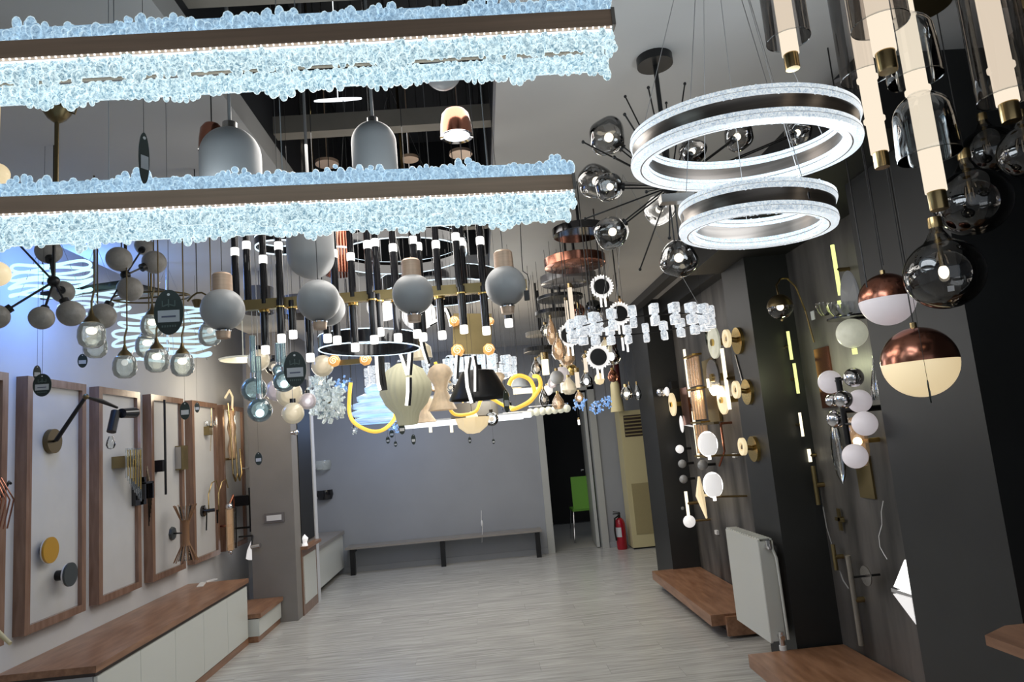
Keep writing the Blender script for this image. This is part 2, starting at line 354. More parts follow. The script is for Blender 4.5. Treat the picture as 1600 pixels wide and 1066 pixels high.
# cupboard let into the pilaster
t = T('pilaster_cupboard', 'narrow white cupboard door in brown frame at the foot of the pilaster', 'cupboard', (-1.86, 7.5, 0))
part(t, 'frame', G().bx((-1.87, 7.08, .0), (-1.858, 7.66, .62)), 'frame_wood')
part(t, 'door_panel', G().bx((-1.86, 7.12, .10), (-1.850, 7.60, .55)), 'cabinet')
part(t, 'ledge', G().bx((-1.88, 7.08, .62), (-1.80, 7.66, .65)), 'wood')
t = T('black_wall_panel', 'tall glossy black panel on the side of the taupe pilaster', 'panel', (-1.86, 7.5, .68))
part(t, 'panel', G().bx((-1.87, 7.12, .68), (-1.862, 7.64, 2.35)), 'black_paint')
part(t, 'edge_strip', G().bx((-1.87, 7.67, .0), (-1.858, 7.785, 2.4)), 'white_wall')
t = T('rear_cupboard', 'white cupboard with grey top in the far left corner', 'cupboard', (-2.1, 8.7, 0))
part(t, 'carcass', G().bx((-1.91, 7.80, .08), (-2.39, 9.3, .50)), 'cabinet')
part(t, 'cupboard_top', G().bx((-1.885, 7.80, .50), (-2.39, 9.3, .54)), 'grey_top')
part(t, 'plinth', G().bx((-2.0, 7.80, 0), (-2.39, 9.3, .08)), 'taupe')
# back bench
t = T('wall_bench', 'long thin wooden bench on black legs along the back wall', 'bench', (-.5, 9.2, 0))
part(t, 'seat', G().bx((-1.84, 9.06, .32), (.66, 9.33, .345)), 'grey_top')
for x in (-1.76, -.62, .60): part(t, 'leg', G().bx((x-.03, 9.09, 0), (x+.03, 9.15, .32)), 'black_metal')
for x in (-1.76, -.62, .60): part(t, 'bracket', G().bx((x-.02, 9.15, .27), (x+.02, 9.32, .32)), 'black_metal')
# display platforms, right
t = T('display_platform', 'low wooden display platform behind the radiator on the right', 'platform', (1.75, 5.9, 0))
part(t, 'deck', G().bx((1.5, 5.03, .09), (XW-.01, 6.74, .165)), 'wood')
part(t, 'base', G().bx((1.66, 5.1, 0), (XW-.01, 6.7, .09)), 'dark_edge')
part(t, 'end_board', G().bx((1.6, 5.0, .02), (XW-.03, 5.03, .15)), 'wood')
t = T('display_platform', 'nearer low wooden platform at the bottom right of the picture', 'platform', (1.7, 3.4, 0))
part(t, 'deck', G().bx((1.40, 2.9, .12), (XW-.01, 4.07, .19)), 'wood')
part(t, 'base', G().bx((1.5, 2.95, 0), (XW-.01, 4.05, .12)), 'dark_edge')
t = T('counter', 'corner of a wooden counter at the bottom right edge of the picture', 'counter', (1.85, 2.1, 0))
q = W(1557, 1000, 2.15)
part(t, 'counter_top', G().prism([(q.x, 2.2, q.z-.03), (q.x+.02, 1.7, q.z-.03), (1.96, 1.7, q.z-.03), (1.96, 2.27, q.z-.03), (q.x+.12, 2.27, q.z-.03)], (0, 0, .03)), 'wood')
part(t, 'leg', G().bx((q.x+.2, 2.14, 0), (q.x+.25, 2.2, q.z-.03)), 'black_metal'); part(t, 'leg', G().bx((1.9, 1.75, 0), (1.95, 1.8, q.z-.03)), 'black_metal')
# radiator
t = T('radiator', 'white steel panel radiator in front of the middle dark pilaster', 'radiator', (1.66, 4.55, .2))
RX = 1.56
part(t, 'front_panel', G().bx((RX, 4.12, .22), (RX+.014, 4.66, .80)), 'radiator_white')
part(t, 'rear_panel', G().bx((RX+.075, 4.13, .22), (RX+.089, 4.67, .80)), 'radiator_white')
g = G()
for k in range(26): g.bx((RX+.02, 4.135+k*.0212, .25), (RX+.07, 4.138+k*.0212, .775))
part(t, 'fins', g, 'steel')
part(t, 'side_cover', G().bx((RX+.002, 4.113, .23), (RX+.088, 4.12, .79)), 'radiator_white')
g = G()
for k in range(14): g.bx((RX+.012, 4.13+k*.04, .80), (RX+.078, 4.155+k*.04, .806))
part(t, 'top_grille', g, 'radiator_white')
part(t, 'supply_pipe', G().tube([(RX+.06, 4.10, .76), (RX+.06, 4.07, .76), (RX+.075, 4.06, .70), (RX+.08, 4.06, .25)], .008), 'radiator_white')
part(t, 'valve', G().cyl((RX+.045, 4.12, .76), (RX+.045, 4.06, .76), .014).cyl((RX+.045, 4.075, .76), (RX+.045, 4.075, .80), .018), 'chrome')
v = part(t, 'valve', G().cyl((RX+.05, 4.12, .26), (RX+.05, 4.06, .26), .013).cyl((RX+.05, 4.08, .21), (RX+.05, 4.08, .29), .015), 'chrome')
part(v, 'valve_cap', G().cyl((RX+.05, 4.08, .19), (RX+.05, 4.08, .215), .02), 'white_plastic')
for yy in (4.2, 4.4): part(t, 'bracket', G().bx((RX+.089, yy, .7), (XP, yy+.04, .74)), 'steel')
# air conditioner
AX = 1.80; AY = 9.0
t = T('air_conditioner', 'tall cream floor-standing air conditioner in the far right corner', 'air conditioner', (AX+.24, AY+.15, 0))
part(t, 'body', G().bx((AX, AY, .02), (AX+.5, AY+.3, 1.76)), 'ac_cream')
part(t, 'base', G().bx((AX+.01, AY+.01, 0), (AX+.49, AY+.29, .02)), 'black_metal')
part(t, 'vent_recess', G().bx((AX+.05, AY-.004, 1.42), (AX+.47, AY, 1.70)), 'dark_edge')
for k in range(6): part(t, 'louvre', G().box((AX+.26, AY-.012, 1.45+k*.045), (.41, .024, .008), Matrix.Rotation(.5, 3, 'X')), 'ac_tan')
part(t, 'display', G().prism([(AX+.30, AY-.006, 1.16), (AX+.47, AY-.006, 1.16), (AX+.45, AY-.006, 1.24), (AX+.36, AY-.006, 1.26)], (0, .006, 0)), 'black_gloss')
part(t, 'lower_grille', G().bx((AX+.06, AY-.006, .18), (AX+.45, AY, .82)), 'ac_tan')
# fire extinguisher
q = WZ(975, 853, 0); x, y = 1.68, 9.12
t = T('fire_extinguisher', 'red fire extinguisher with white label standing by the air conditioner', 'fire extinguisher', (x, y, 0))
part(t, 'cylinder', G().lathe((x, y, 0), [(.001, 0), (.06, 0), (.066, .02), (.066, .32), (.05, .37), (.025, .395), (.001, .395)]), 'extinguisher_red')
part(t, 'valve', G().cyl((x, y, .39), (x, y, .44), .018).box((x-.03, y, .45), (.1, .02, .012)).box((x-.03, y, .47), (.09, .015, .01), Matrix.Rotation(.2, 3, 'Y')), 'black_metal')
part(t, 'hose', G().tube([(x-.02, y-.03, .42), (x-.07, y-.06, .40), (x-.085, y-.06, .25), (x-.075, y-.05, .12)], .011), 'black_metal')
part(t, 'label', G().lathe((x, y, .2), [(.067, -.055), (.0675, -.055), (.0675, .055), (.067, .055)], n=32, closed=True).bx((0, 0, 0), (.0001, .0001, .0001)) if False else G().prism([(x+.0675*math.cos(a), y+.0675*math.sin(a), .16) for a in [PI+.35+i*.2 for i in range(7)]] + [(x+.06*math.cos(a), y+.06*math.sin(a), .16) for a in [PI+.35+i*.2 for i in range(6, -1, -1)]], (0, 0, .12)), 'label_paper')
# green chair in the back room
x, y = 1.38, 10.05
t = T('chair', 'bright green plastic chair with metal legs seen through the doorway', 'chair', (x, y, 0))
part(t, 'backrest', G().box((x, y+.02, .68), (.34, .03, .46)), 'green_plastic'); part(t, 'seat', G().box((x+.02, y+.22, .44), (.40, .40, .03)), 'green_plastic')
for sx in (-1, 1):
    for sy in (0, 1): part(t, 'leg', G().cyl((x+.17*sx, y+.05+.34*sy, .43), (x+.2*sx, y-.02+.45*sy, 0), .011, n=8), 'chrome')
# pipe and duct
p0 = W(938, 545, 8.9); p1_ = W(968, 640, 8.9)
one('pipe', 'dark red pipe hanging down to the air conditioner', 'pipe', G().cyl((p1_.x, p1_.y, p1_.z), (p1_.x-.0, p1_.y, CEIL), .055), 'maroon_pipe', p1_)
one('ceiling_duct', 'long black cable duct on the ceiling beside the right wall', 'duct', G().box((1.66, 5.9, CEIL-.035), (.09, 2.9, .07)), 'duct', (1.66, 5.9, CEIL))
# wall switch on pilaster
q = W(429, 809, 6.9)
t = T('wall_switch', 'small white switch plate in dark surround on the taupe pilaster', 'switch', (q.x, 6.9, q.z))
part(t, 'surround', G().bx((q.x-.095, 6.885, q.z-.045), (q.x+.095, 6.9, q.z+.045)), 'smoke_plate')
part(t, 'plate', G().bx((q.x-.07, 6.878, q.z-.025), (q.x+.07, 6.886, q.z+.025)), 'white_plastic')

# ================================================================== BIG HANGING LAMPS
def crystal_plate(a, b, z0, z1, y_th, rows, rad, seed, up):
    """a cast slab of bubbly glass between a and b (world xy), from z0 to z1 with a knobbly free edge"""
    rnd = random.Random(seed); g = G(); a = Vector(a); b = Vector(b); v = b - a; L = v.length; d = v.normalized(); nrm = Vector((-d.y, d.x, 0)); n = int(L / (rad*1.55))
    ph = [rnd.uniform(0, 6) for _ in range(4)]
    zm = (z0+z1)/2
    g.b.verts.ensure_lookup_table()
    c = (a+b)/2; ang = math.atan2(d.y, d.x)
    g.box((c.x, c.y, z0 + (z1-z0)*.35), (L, y_th*.6, abs(z1-z0)*.7), Matrix.Rotation(ang, 3, 'Z'))
    for i in range(n+1):
        s = i/n; env = .72 + .16*math.sin(s*37+ph[0]) + .12*math.sin(s*83+ph[1]) + .06*math.sin(s*171+ph[2])
        for r in range(rows):
            f = (r+.6)/rows
            p = a + v*min(1, max(0, s + rnd.uniform(-.4, .4)/n)) + nrm*rnd.uniform(-.5, .5)*y_th
            rr = rad*rnd.uniform(.6, 1.2)
            g.ico((p.x, p.y, z0 + (z1-z0)*f*env + rnd.uniform(-.2, .2)*rad), rr, 2 if r >= rows-2 else 1, (1, 1, rnd.uniform(.8, 1.8)))
    return g
def bar_lamp(label, pl_, pr_, Z, seed, h):
    A = WZ(*pl_, Z); B = WZ(*pr_, Z); v = (B - A); A = A - v*.12; v = B - A; d = v.normalized(); nrm = Vector((-d.y, d.x, 0)); ang = math.atan2(d.y, d.x)
    c = (A+B)/2; R = Matrix.Rotation(ang, 3, 'Z'); L = v.length
    t = T('crystal_bar_chandelier', label, 'chandelier', (c.x, c.y, Z), 'long crystal bar chandeliers')
    D = .095
    for o_ in (0, D):
        q = c + nrm*o_
        part(t, 'brass_rail', G().box((q.x, q.y, Z), (L, .010, h), R), 'brass_brushed')
        if not o_: part(t, 'led_strip', G().box((q.x+nrm.x*.006, q.y+nrm.y*.006, Z-h/2-.003), (L*.995, .006, .0014), R), 'led_cool', 'row of white LEDs under the rail')
        g = G(); n = 110
        for i in range(n):
            p = A + v*((i+.5)/n) + nrm*(o_-.004); g.box((p.x, p.y, Z-h/2-.002), (.003, .003, .003), R)
        if not o_: part(t, 'led_beads', g, 'led_dot', kind='stuff')
        else: g.b.free()
        hp = h*.9
        part(t, 'crystal_crest', crystal_plate(A+nrm*(o_+.016), B+nrm*(o_+.016), Z+h*.35, Z+h*.35+.064, .012, 4, .0096, seed+int(o_*100), 1), 'bar_crystal_top', 'knobbly pale blue glass standing above the rail')
        part(t, 'crystal_skirt', crystal_plate(A+nrm*(o_+.012), B+nrm*(o_+.012), Z-h*.55, Z-h*.55-.058, .012, 4, .0096, seed+5+int(o_*100), 0), 'bar_crystal', 'knobbly glowing glass hanging below the rail')
    q = B - d*.0; part(t, 'end_cap', G().box((q.x+nrm.x*D/2, q.y+nrm.y*D/2, Z), (.008, D+.02, h*1.05), R), 'steel')
    for s in (.25, .52, .86):
        p = A + v*s + nrm*(D/2)
        part(t, 'suspension_wire', G().cyl((p.x, p.y, Z), (p.x, p.y, top_at(p)), .0012, n=5), 'cord_grey')
    p = c + nrm*(D/2); part(t, 'cross_plate', G().box((p.x, p.y, Z+h*.3), (L*.98, D, .004), R), 'steel')
    return t
bar_lamp('upper and nearer of the two long glowing crystal bar chandeliers', (0, 80), (957, 29), 2.40, 11, .040)
bar_lamp('lower of the two long glowing crystal bar chandeliers', (0, 322), (896, 285), 2.14, 29, .041)

def ring_lamp(label, cpx, Y, rad, tx, ty, band, wid, wires):
    c = W(*cpx, Y); R = Euler((tx, ty, 0)).to_matrix()
    t = T('crystal_ring_chandelier', label, 'chandelier', c, 'glowing crystal ring chandeliers')
    for s in (-1, 1):
        z = s*band*.62
        pr = [(rad-wid, z-.011), (rad-wid*.5, z-.014), (rad-.003, z-.012), (rad, z-.002), (rad-.003, z), (rad, z+.002), (rad-.002, z+.011), (rad-wid*.5, z+.012), (rad-wid, z+.011), (rad-wid+.003, z)]
        g = G().lathe(c, pr, 96, R, closed=True)
        rnd = random.Random(3)
        for i in range(240):
            a = rnd.uniform(0, 2*PI); rr = rad - rnd.uniform(.1, .95)*wid
            p = c + R @ Vector((rr*math.cos(a), rr*math.sin(a), z + (-.012 if s < 0 else rnd.choice((-.012, .012))))); g.ico(p, .0032, 1, (1, 1, .6))
        part(t, 'crystal_ring', g, 'ring_crystal', 'glowing crackled glass ring')
        part(t, 'groove_line', G().lathe(c, [(rad-.003, z-.0009), (rad*1.0005, z), (rad-.003, z+.0009)], 96, R, closed=True), 'steel')
        part(t, 'inner_groove', G().lathe(c, [(rad-wid-.0006, z-.0012), (rad-wid-.0012, z), (rad-wid-.0006, z+.0012)], 96, R, closed=True), 'steel')
        part(t, 'under_groove', G().lathe(c, [(rad-wid*.62, z-.0146), (rad-wid*.58, z-.0149), (rad-wid*.54, z-.0146)], 96, R, closed=True), 'steel')
    part(t, 'metal_band', G().lathe(c, [(rad-wid*.25, -band*.42), (rad-wid*.12, -band*.42), (rad-wid*.20, 0), (rad-wid*.12, band*.42), (rad-wid*.25, band*.42)], 96, R, closed=True), 'ring_metal')
    part(t, 'inner_band', G().lathe(c, [(rad-wid*.85, -band*.42), (rad-wid*.95, -band*.42), (rad-wid*.95, band*.42), (rad-wid*.85, band*.42)], 96, R, closed=True), 'ring_metal')
    for a in wires:
        p = c + R @ Vector((rad*math.cos(a)*.94, rad*math.sin(a)*.94, 0))
        part(t, 'suspension_wire', G().cyl(p, (c.x + (p.x-c.x)*.35, c.y + (p.y-c.y)*.35, CEIL), .0011, n=5), 'cord_grey')
        k = part(t, 'wire_clamp', G().cyl(p - Vector((0, 0, .012)), p + Vector((0, 0, .012)), .006, n=8), 'chrome')
    return t
ring_lamp('larger upper crystal ring chandelier, tilted, glowing white', (1158, 227), 1.75, .298, .072, .042, .046, .047, (2.9, .2, 1.6, 4.6))
ring_lamp('smaller lower crystal ring chandelier, glowing white, under the larger ring', (1181, 339), 1.75, .202, .035, .072, .046, .040, (3.1, .3, 1.3, 5.0))
q = W(1040, 312, 1.75)
one('ring_driver_box', 'small grey driver box beside the smaller crystal ring', 'driver', G().box(q + Vector((.03, 0, 0)), (.09, .03, .022)), 'steel', q)

# starburst chandelier
cz = WZ(1022, 90, CEIL); hub = Vector((cz.x, cz.y, W(1046, 292, cz.y).z))
t = T('starburst_chandelier', 'black starburst chandelier with smoked glass globes on thin rods', 'chandelier', hub)
part(t, 'canopy', G().cyl((cz.x, cz.y, CEIL), (cz.x, cz.y, CEIL-.03), .062, n=28), 'black_metal')
part(t, 'stem', G().cyl((cz.x, cz.y, CEIL-.03), hub, .008), 'black_metal'); part(t, 'hub', G().sph(hub, .03), 'black_metal')
for (px, py, dy) in ((911, 222, -.1), (977, 151, .15), (976, 179, -.1), (1013, 137, .0), (1041, 161, .25), (1070, 131, .05), (1094, 158, .3), (960, 246, -.2), (914, 342, .1), (1000, 421, .15), (1046, 372, -.1), (1010, 300, -.15)):
    p = W(px, py, hub.y + dy); part(t, 'rod', G().cyl(hub, p, .0028, n=6).sph(p, .006, 8), 'black_metal')
rg = random.Random(5)
for (px, py, r, dy) in ((949, 213, 29, .0), (930, 283, 27, .28), (951, 292, 22, .0), (955, 364, 26, .05), (1061, 406, 29, .05), (1030, 328, 24, .25), (1153, 213, 23, .15), (1082, 236, 21, .12), (1247, 207, 20, .3)):
    p = W(px, py, hub.y + dy); r = S(r, p); v = (p - hub).normalized(); n2 = v.cross(Vector((0, .3, 1))).normalized()*.008
    a = part(t, 'arm', G().cyl(hub + n2, p - v*r*.8 + n2, .0028, n=6).cyl(hub - n2, p - v*r*.8 - n2, .0028, n=6), 'black_metal')
    part(a, 'socket', G().cyl(p - v*r*1.1, p - v*r*.55, .014), 'black_metal')
    g = G().sph(p, r, 24)
    ph = [rg.uniform(0, 6) for _ in range(3)]
    for w_ in g.b.verts:
        q = (w_.co - p)/r; k = 1 + .07*math.sin(q.x*4+ph[0])*math.cos(q.y*3+ph[1]) + .05*math.sin(q.z*5+ph[2]); w_.co = p + q*r*k
    sg = part(t, 'glass_globe', g, 'smoke', 'smoked dimpled glass globe')
    part(sg, 'bulb', G().sph(p - v*r*.1, r*.25, 10), 'bulb_hot')

# tube pendants, top right
def V(p, dz): return Vector((p.x, p.y, p.z + dz))
def tube_pendant(label, tip, Y, rod, gl_, mt='smoke_tube', extra=None):
    """tip: pixel of the brass tip's lower end; rod: half width px; gl_: list of (half width px, pixel height of lower rim, pixel height of top, dome?)"""
    b = W(*tip, Y); r = S(rod, b)
    t = T('tube_pendant', label, 'pendant lamp', b, 'smoked glass tube pendants at the top right')
    part(t, 'brass_tip', G().lathe(b, [(.001, 0), (r*.82, 0), (r*.86, .004), (r*.86, r*1.9), (.001, r*1.9)], 20), 'brass')
    top = min(CEIL - .02, b.z + .9)
    part(t, 'light_rod', G().cyl(V(b, r*1.9), (b.x, b.y, top - .05), r, n=20), 'led_rod', 'glowing warm white rod')
    part(t, 'cap', G().cyl((b.x, b.y, top-.05), (b.x, b.y, top), r*1.1, n=16), 'brass')
    for (hw, yb, yt, dome) in gl_:
        R_ = S(hw, b); zb = W(tip[0], yb, Y).z; zt = min(top - .02, W(tip[0], yt, Y).z)
        if dome: pr = [(R_*1.0, zb-b.z), (R_*1.02, zb-b.z+.01), (R_*.98, (zb+zt)/2-b.z)] + [(max(r*1.02, R_*.96*math.cos(a)), zt-b.z-R_*.9+R_*.9*math.sin(a)) for a in [i*PI/18 for i in range(1, 9)]]
        else: pr = [(R_, zb-b.z), (R_, zt-b.z), (r*1.05, zt-b.z+.005)]
        part(t, 'glass_shade', G().lathe(b, pr, 36), mt if not dome else 'clear')
        part(t, 'glass_rim', G().lathe(b, [(R_*1.0, zb-b.z-.0015), (R_*1.015, zb-b.z), (R_*1.0, zb-b.z+.0015), (R_*.985, zb-b.z)], 36, closed=True), 'clear')
    for z in (extra or []):
        zz = W(tip[0], z, Y).z - b.z; part(t, 'collar', G().lathe(b, [(r, zz-.004), (r*1.2, zz-.004), (r*1.2, zz+.004), (r, zz+.004)], 20, closed=True), 'led_rod')
    if top < CEIL-.03: cord(t, (b.x, b.y, top), r=.0015)
    return t
tube_pendant('leftmost smoked tube pendant with a lit rod, beside the ceiling corner', (1239, 108), 1.45, 13, [(33, 62, -260, 0)])
tube_pendant('wide smoked tube pendant in front of the others at the top right', (1388, 112), 1.25, 17, [(42, 38, -260, 0)])
tube_pendant('long tube pendant with brass band and stepped rod behind the wide one', (1379, 262), 1.6, 13, [(38, 118, -160, 0)], extra=[187, 122])
tube_pendant('pendant with two clear glass bells on one long lit rod', (1468, 328), 1.35, 15.5, [(45, 243, 145, 1), (40, 122, 22, 1)], extra=[140])
tube_pendant('smoked tube pendant near the right edge of the picture', (1581, 190), 1.3, 16, [(41, 152, -200, 0)], extra=[105])
tube_pendant('tube pendant cut off by the top right corner of the picture', (1599, 18), 1.5, 14, [(34, -10, -200, 0)])
q = WZ(1440, 8, CEIL-.02)
one('round_canopy', 'dark bronze round canopy on the ceiling above the tube pendants', 'canopy', G().cyl((q.x, q.y, CEIL), (q.x, q.y, CEIL-.03), .085, n=32), 'old_brass', q)
q = W(1335, 140, 2.4)
one('round_canopy', 'dark brown glass disc behind the right end of the larger crystal ring', 'canopy', G().cyl((q.x, q.y, q.z), (q.x, q.y, q.z+.015), .12, n=36).cyl(q, (q.x, q.y, CEIL), .004), 'smoke_plate', q)

# smoked globes on the right
def smoke_globe(label, px, py, r, Y, neck=True, sticker=False, lit=True):
    p = W(px, py, Y); R_ = S(r, p)
    t = T('smoked_globe_pendant', label, 'pendant lamp', p, 'large smoked glass globes on the right')
    pr = [(max(1e-4, R_*math.sin(a)), -R_*.97*math.cos(a)) for a in [i*PI/22 for i in range(0, 20)]]
    pr += [(R_*.30, R_*1.0), (R_*.17, R_*1.22), (R_*.15, R_*1.55)]
    part(t, 'globe', G().lathe(p, pr, 40), 'smoke_dark')
    part(t, 'cap', G().lathe(p, [(.001, R_*1.6), (R_*.17, R_*1.6), (R_*.18, R_*1.35), (R_*.12, R_*1.15), (.001, R_*1.15)], 20), 'brass')
    if lit: part(t, 'bulb', G().sph(p + Vector((0, 0, R_*.05)), R_*.13, 14, (1, 1, 1.5)), 'bulb_hot')
    else: part(t, 'bulb', G().sph(p + Vector((0, 0, R_*.1)), R_*.14, 14, (1, 1, 1.5)), 'opal_off')
    part(t, 'bulb_holder', G().cyl(V(p, R_*.2), V(p, R_*1.2), R_*.07), 'brass')
    cord(t, V(p, R_*1.6), r=.0018)
    if sticker:
        v = (CAM - p).normalized(); q = p + (v*.93 + Vector((.12, 0, -.42))).normalized()*R_*.99
        part(t, 'sticker', G().box(q, (.016, .002, .016), (q-p).to_track_quat('-Y', 'Z').to_matrix()), 'white_plastic', 'small white sticker')
smoke_globe('lowest smoked glass globe with a bright bulb and a small white sticker', 1475, 428, 57, 1.9, sticker=True)
smoke_globe('unlit smoked glass globe just above and right of the one with the sticker', 1520, 316, 54, 2.05, lit=False)
smoke_globe('smoked glass globe partly hidden high behind the tube pendants', 1545, 238, 40, 2.2, lit=False)
smoke_globe('smoked glass globe cut off by the right edge of the picture', 1606, 236, 42, 1.75, lit=False)

# copper half dome pendants
def half_dome(label, px, py, r, Y, m):
    p = W(px, py, Y); R_ = S(r, p); t = T('half_dome_pendant', label, 'pendant lamp', p, 'copper half dome pendants')
    part(t, 'copper_dome', G().lathe(p, ball_prof(R_, .02, PI/2, 14), 44), 'copper')
    part(t, 'glass_bowl', G().lathe(p, ball_prof(R_*.992, PI/2, PI-.02, 14), 44), m, 'glowing milk glass lower half')
    part(t, 'cap', G().cyl(V(p, R_*.98), V(p, R_*1.14), R_*.09), 'brass'); cord(t, V(p, R_*1.1), r=.002)
half_dome('smaller round copper pendant with pinkish white lower half', 1386, 468, 41, 2.3, 'opal_pink')
half_dome('larger round copper pendant with warm cream lower half', 1437, 566, 55, 2.2, 'opal_warm')

# price tags
def price_tag(label, px, py, hw, hh, Y, yaw=0, up=60, tilt=0):
    p = W(px, py, Y); a = S(hw, p); b = S(hh, p); R = (Matrix.Rotation(yaw, 3, 'Z') @ Matrix.Rotation(tilt, 3, 'Y')); th = .003
    t = T('price_tag', label, 'tag', p)
    N = 28; pts = [p + R @ Vector((a*math.cos(2*PI*i/N), -th/2, b*math.sin(2*PI*i/N))) for i in range(N)]
    part(t, 'card', G().prism(pts, R @ Vector((0, th, 0))), 'tag_green')
    part(t, 'label_sticker', G().box(p + R @ Vector((0, -th/2-.0006, -b*.18)), (a*1.45, .001, b*.52), R), 'label_paper')
    if hw > 9:
        part(t, 'printed_text', G().box(p + R @ Vector((0, -th/2-.0015, -b*.20)), (a*.95, .0006, b*.07), R), 'ink')
        g = G(); rb = random.Random(int(px))
        for s in (-1, 1):
            g.box(p + R @ Vector((s*a*.42, -th/2-.0006, b*.38)), (a*.06, .001, b*.26), R)
            g.box(p + R @ Vector((s*a*.22, -th/2-.0006, b*.30)), (a*.36, .001, b*.05), R @ Matrix.Rotation(s*.35, 3, 'Y'))
        g.box(p + R @ Vector((0, -th/2-.0006, b*.40)), (a*.08, .001, b*.34), R)
        part(t, 'emblem', g, 'tag_ink', 'faint crown-like emblem')
        g = G()
        for k in range(6): g.box(p + R @ Vector(((k-2.5)*a*.17, -th/2-.0006, -b*.62)), (a*.10, .001, b*.09), R)
        part(t, 'printed_name', g, 'tag_ink')
    part(t, 'eyelet', G().cyl(p + R @ Vector((0, -th/2-.001, b*.78)), p + R @ Vector((0, -th/2+.001, b*.78)), b*.06, n=10), 'white_plastic')
    part(t, 'string', G().cyl(p + R @ Vector((0, 0, b*.8)), (p.x, p.y, top_at(p)), .0007, n=5), 'cord_black')
    return t
price_tag('large dark oval price tag hanging just left of the opal globes', 264, 488, 22, 36, 1.9, .1, 90)
price_tag('dark oval price tag seen edge-on above the lower crystal bar at the left', 225, 247, 9, 42, 1.5, 1.1, 60)
price_tag('dark oval price tag beside the aqua glass globes', 461, 577, 17, 28, 2.6, .1, 150)
price_tag('round dark tag hanging over the top corner of the nearest framed board', 66, 602, 13.5, 18, 2.6, .1, 170)
price_tag('narrow dark tag just above the round tag at the left', 58, 583, 5.5, 12, 3.2, .9, 150)
price_tag('small dark tag under the paired seeded glass shades', 129, 564, 7, 11, 4.0, .2, 60)
price_tag('dark tag hanging in front of the third framed board', 289, 642, 7.5, 14, 3.6, .2, 140)
price_tag('small tag in front of the fourth framed board', 308, 637, 3.6, 8, 4.6, .6, 60)
price_tag('small dark tag hanging low before the taupe pilaster', 404, 717, 5.5, 10, 5.5, .1, 90)
price_tag('narrow dark tag hanging under the larger copper pendant', 1452, 612, 6, 18, 1.95, .9, 130)
price_tag('dark tag in front of the beige hourglass shade', 667, 606, 5.5, 16, 4.2, .7, 60)
price_tag('tall dark green tag beside the yellow rope loops', 791, 627, 6.5, 18, 3.8, .8, 60)
price_tag('dark tag hanging high before the dark right wall', 1103, 524, 4, 16, 4.0, .9, 60)
price_tag('small dark tag hanging below the white linear lamp, nearest its left end', 628, 670, 5, 9, 5.0, .2, 40)
price_tag('lowest of the small dark tags under the yellow rope ring', 606, 688, 3.2, 5.5, 5.6, .2, 70)
price_tag('small dark tag right of the lowest one under the rope ring', 612, 678, 3.6, 6, 5.3, .2, 60)
price_tag('small dark tag hanging alone against the back wall', 646, 687, 3.6, 8, 5.2, .2, 70)
price_tag('small grey tag between the tags under the rope ring', 618, 694, 2.6, 4.5, 6.0, .2, 70)
price_tag('tiny dark tag hanging under the middle of the linear lamp', 734, 688, 2.5, 5, 6.0, .2, 60)
price_tag('tiny dark tag just right of the middle of the back wall', 771, 690, 2.4, 4, 6.2, .2, 60)
# linear black-rod chandelier on a brass bar
YL = 2.9
A = W(376, 476, YL); B = W(823, 446, YL); zb = (A.z + B.z)/2; t = T('linear_chandelier', 'long brass bar chandelier with many black rods and white light cubes', 'chandelier', ((A.x+B.x)/2, YL, zb))
part(t, 'brass_bar', G().bx((A.x, YL-.012, zb-.020), (B.x, YL+.012, zb+.020)), 'gold_sheet')
part(t, 'bar_lip', G().bx((A.x, YL-.014, zb-.024), (B.x, YL+.014, zb-.020)), 'brass')
def rod_cube(px, py, dy, up, wd=5.6):
    p = W(px, py, YL + dy); r = S(wd, p); c = S(6.4, p)
    if up:
        part(t, 'rod', G().cyl((p.x, p.y, zb), (p.x, p.y, p.z - c), r, n=12), 'black_gloss')
        part(t, 'upper_rod', G().cyl((p.x, p.y, p.z + c), (p.x, p.y, min(CEIL-.05, p.z + .2 + .05*(px % 3))), r*.95, n=12), 'black_gloss')
    else: part(t, 'rod', G().cyl((p.x, p.y, zb + .005), (p.x, p.y, p.z + c), r, n=12), 'black_gloss'); part(t, 'rod_collar', G().cyl((p.x, p.y, zb-.030), (p.x, p.y, zb-.024), r*1.4, n=12), 'gold')
    part(t, 'light_cube', G().lathe(p, [(.0005, -c), (c*.9, -c), (c, -c*.8), (c, c*.8), (c*.9, c), (.0005, c)], 12), 'led_white', 'glowing white light cube')
for k, (px, py) in enumerate(((367, 394), (385, 384), (411, 406), (435, 385), (521, 397), (548, 402), (574, 383), (586, 380), (614, 388), (645, 376), (653, 386), (681, 383), (712, 371), (720, 379), (750, 377))):
    rod_cube(px, py, (-.035, .035, 0)[k % 3], True)
for k, (px, py) in enumerate(((415, 547), (440, 529), (458, 523), (485, 559), (512, 529), (527, 532), (555, 543), (585, 531), (594, 519), (622, 528), (652, 522), (661, 527), (691, 524), (725, 515), (760, 517), (795, 505))):
    rod_cube(px, py, (.03, -.035, 0)[k % 3], False, 6.2)
for px in (440, 760):
    p = W(px, 460, YL); part(t, 'suspension_wire', G().cyl((p.x, YL, zb), (p.x, YL, top_at(p)), .0015, n=5), 'cord_grey')

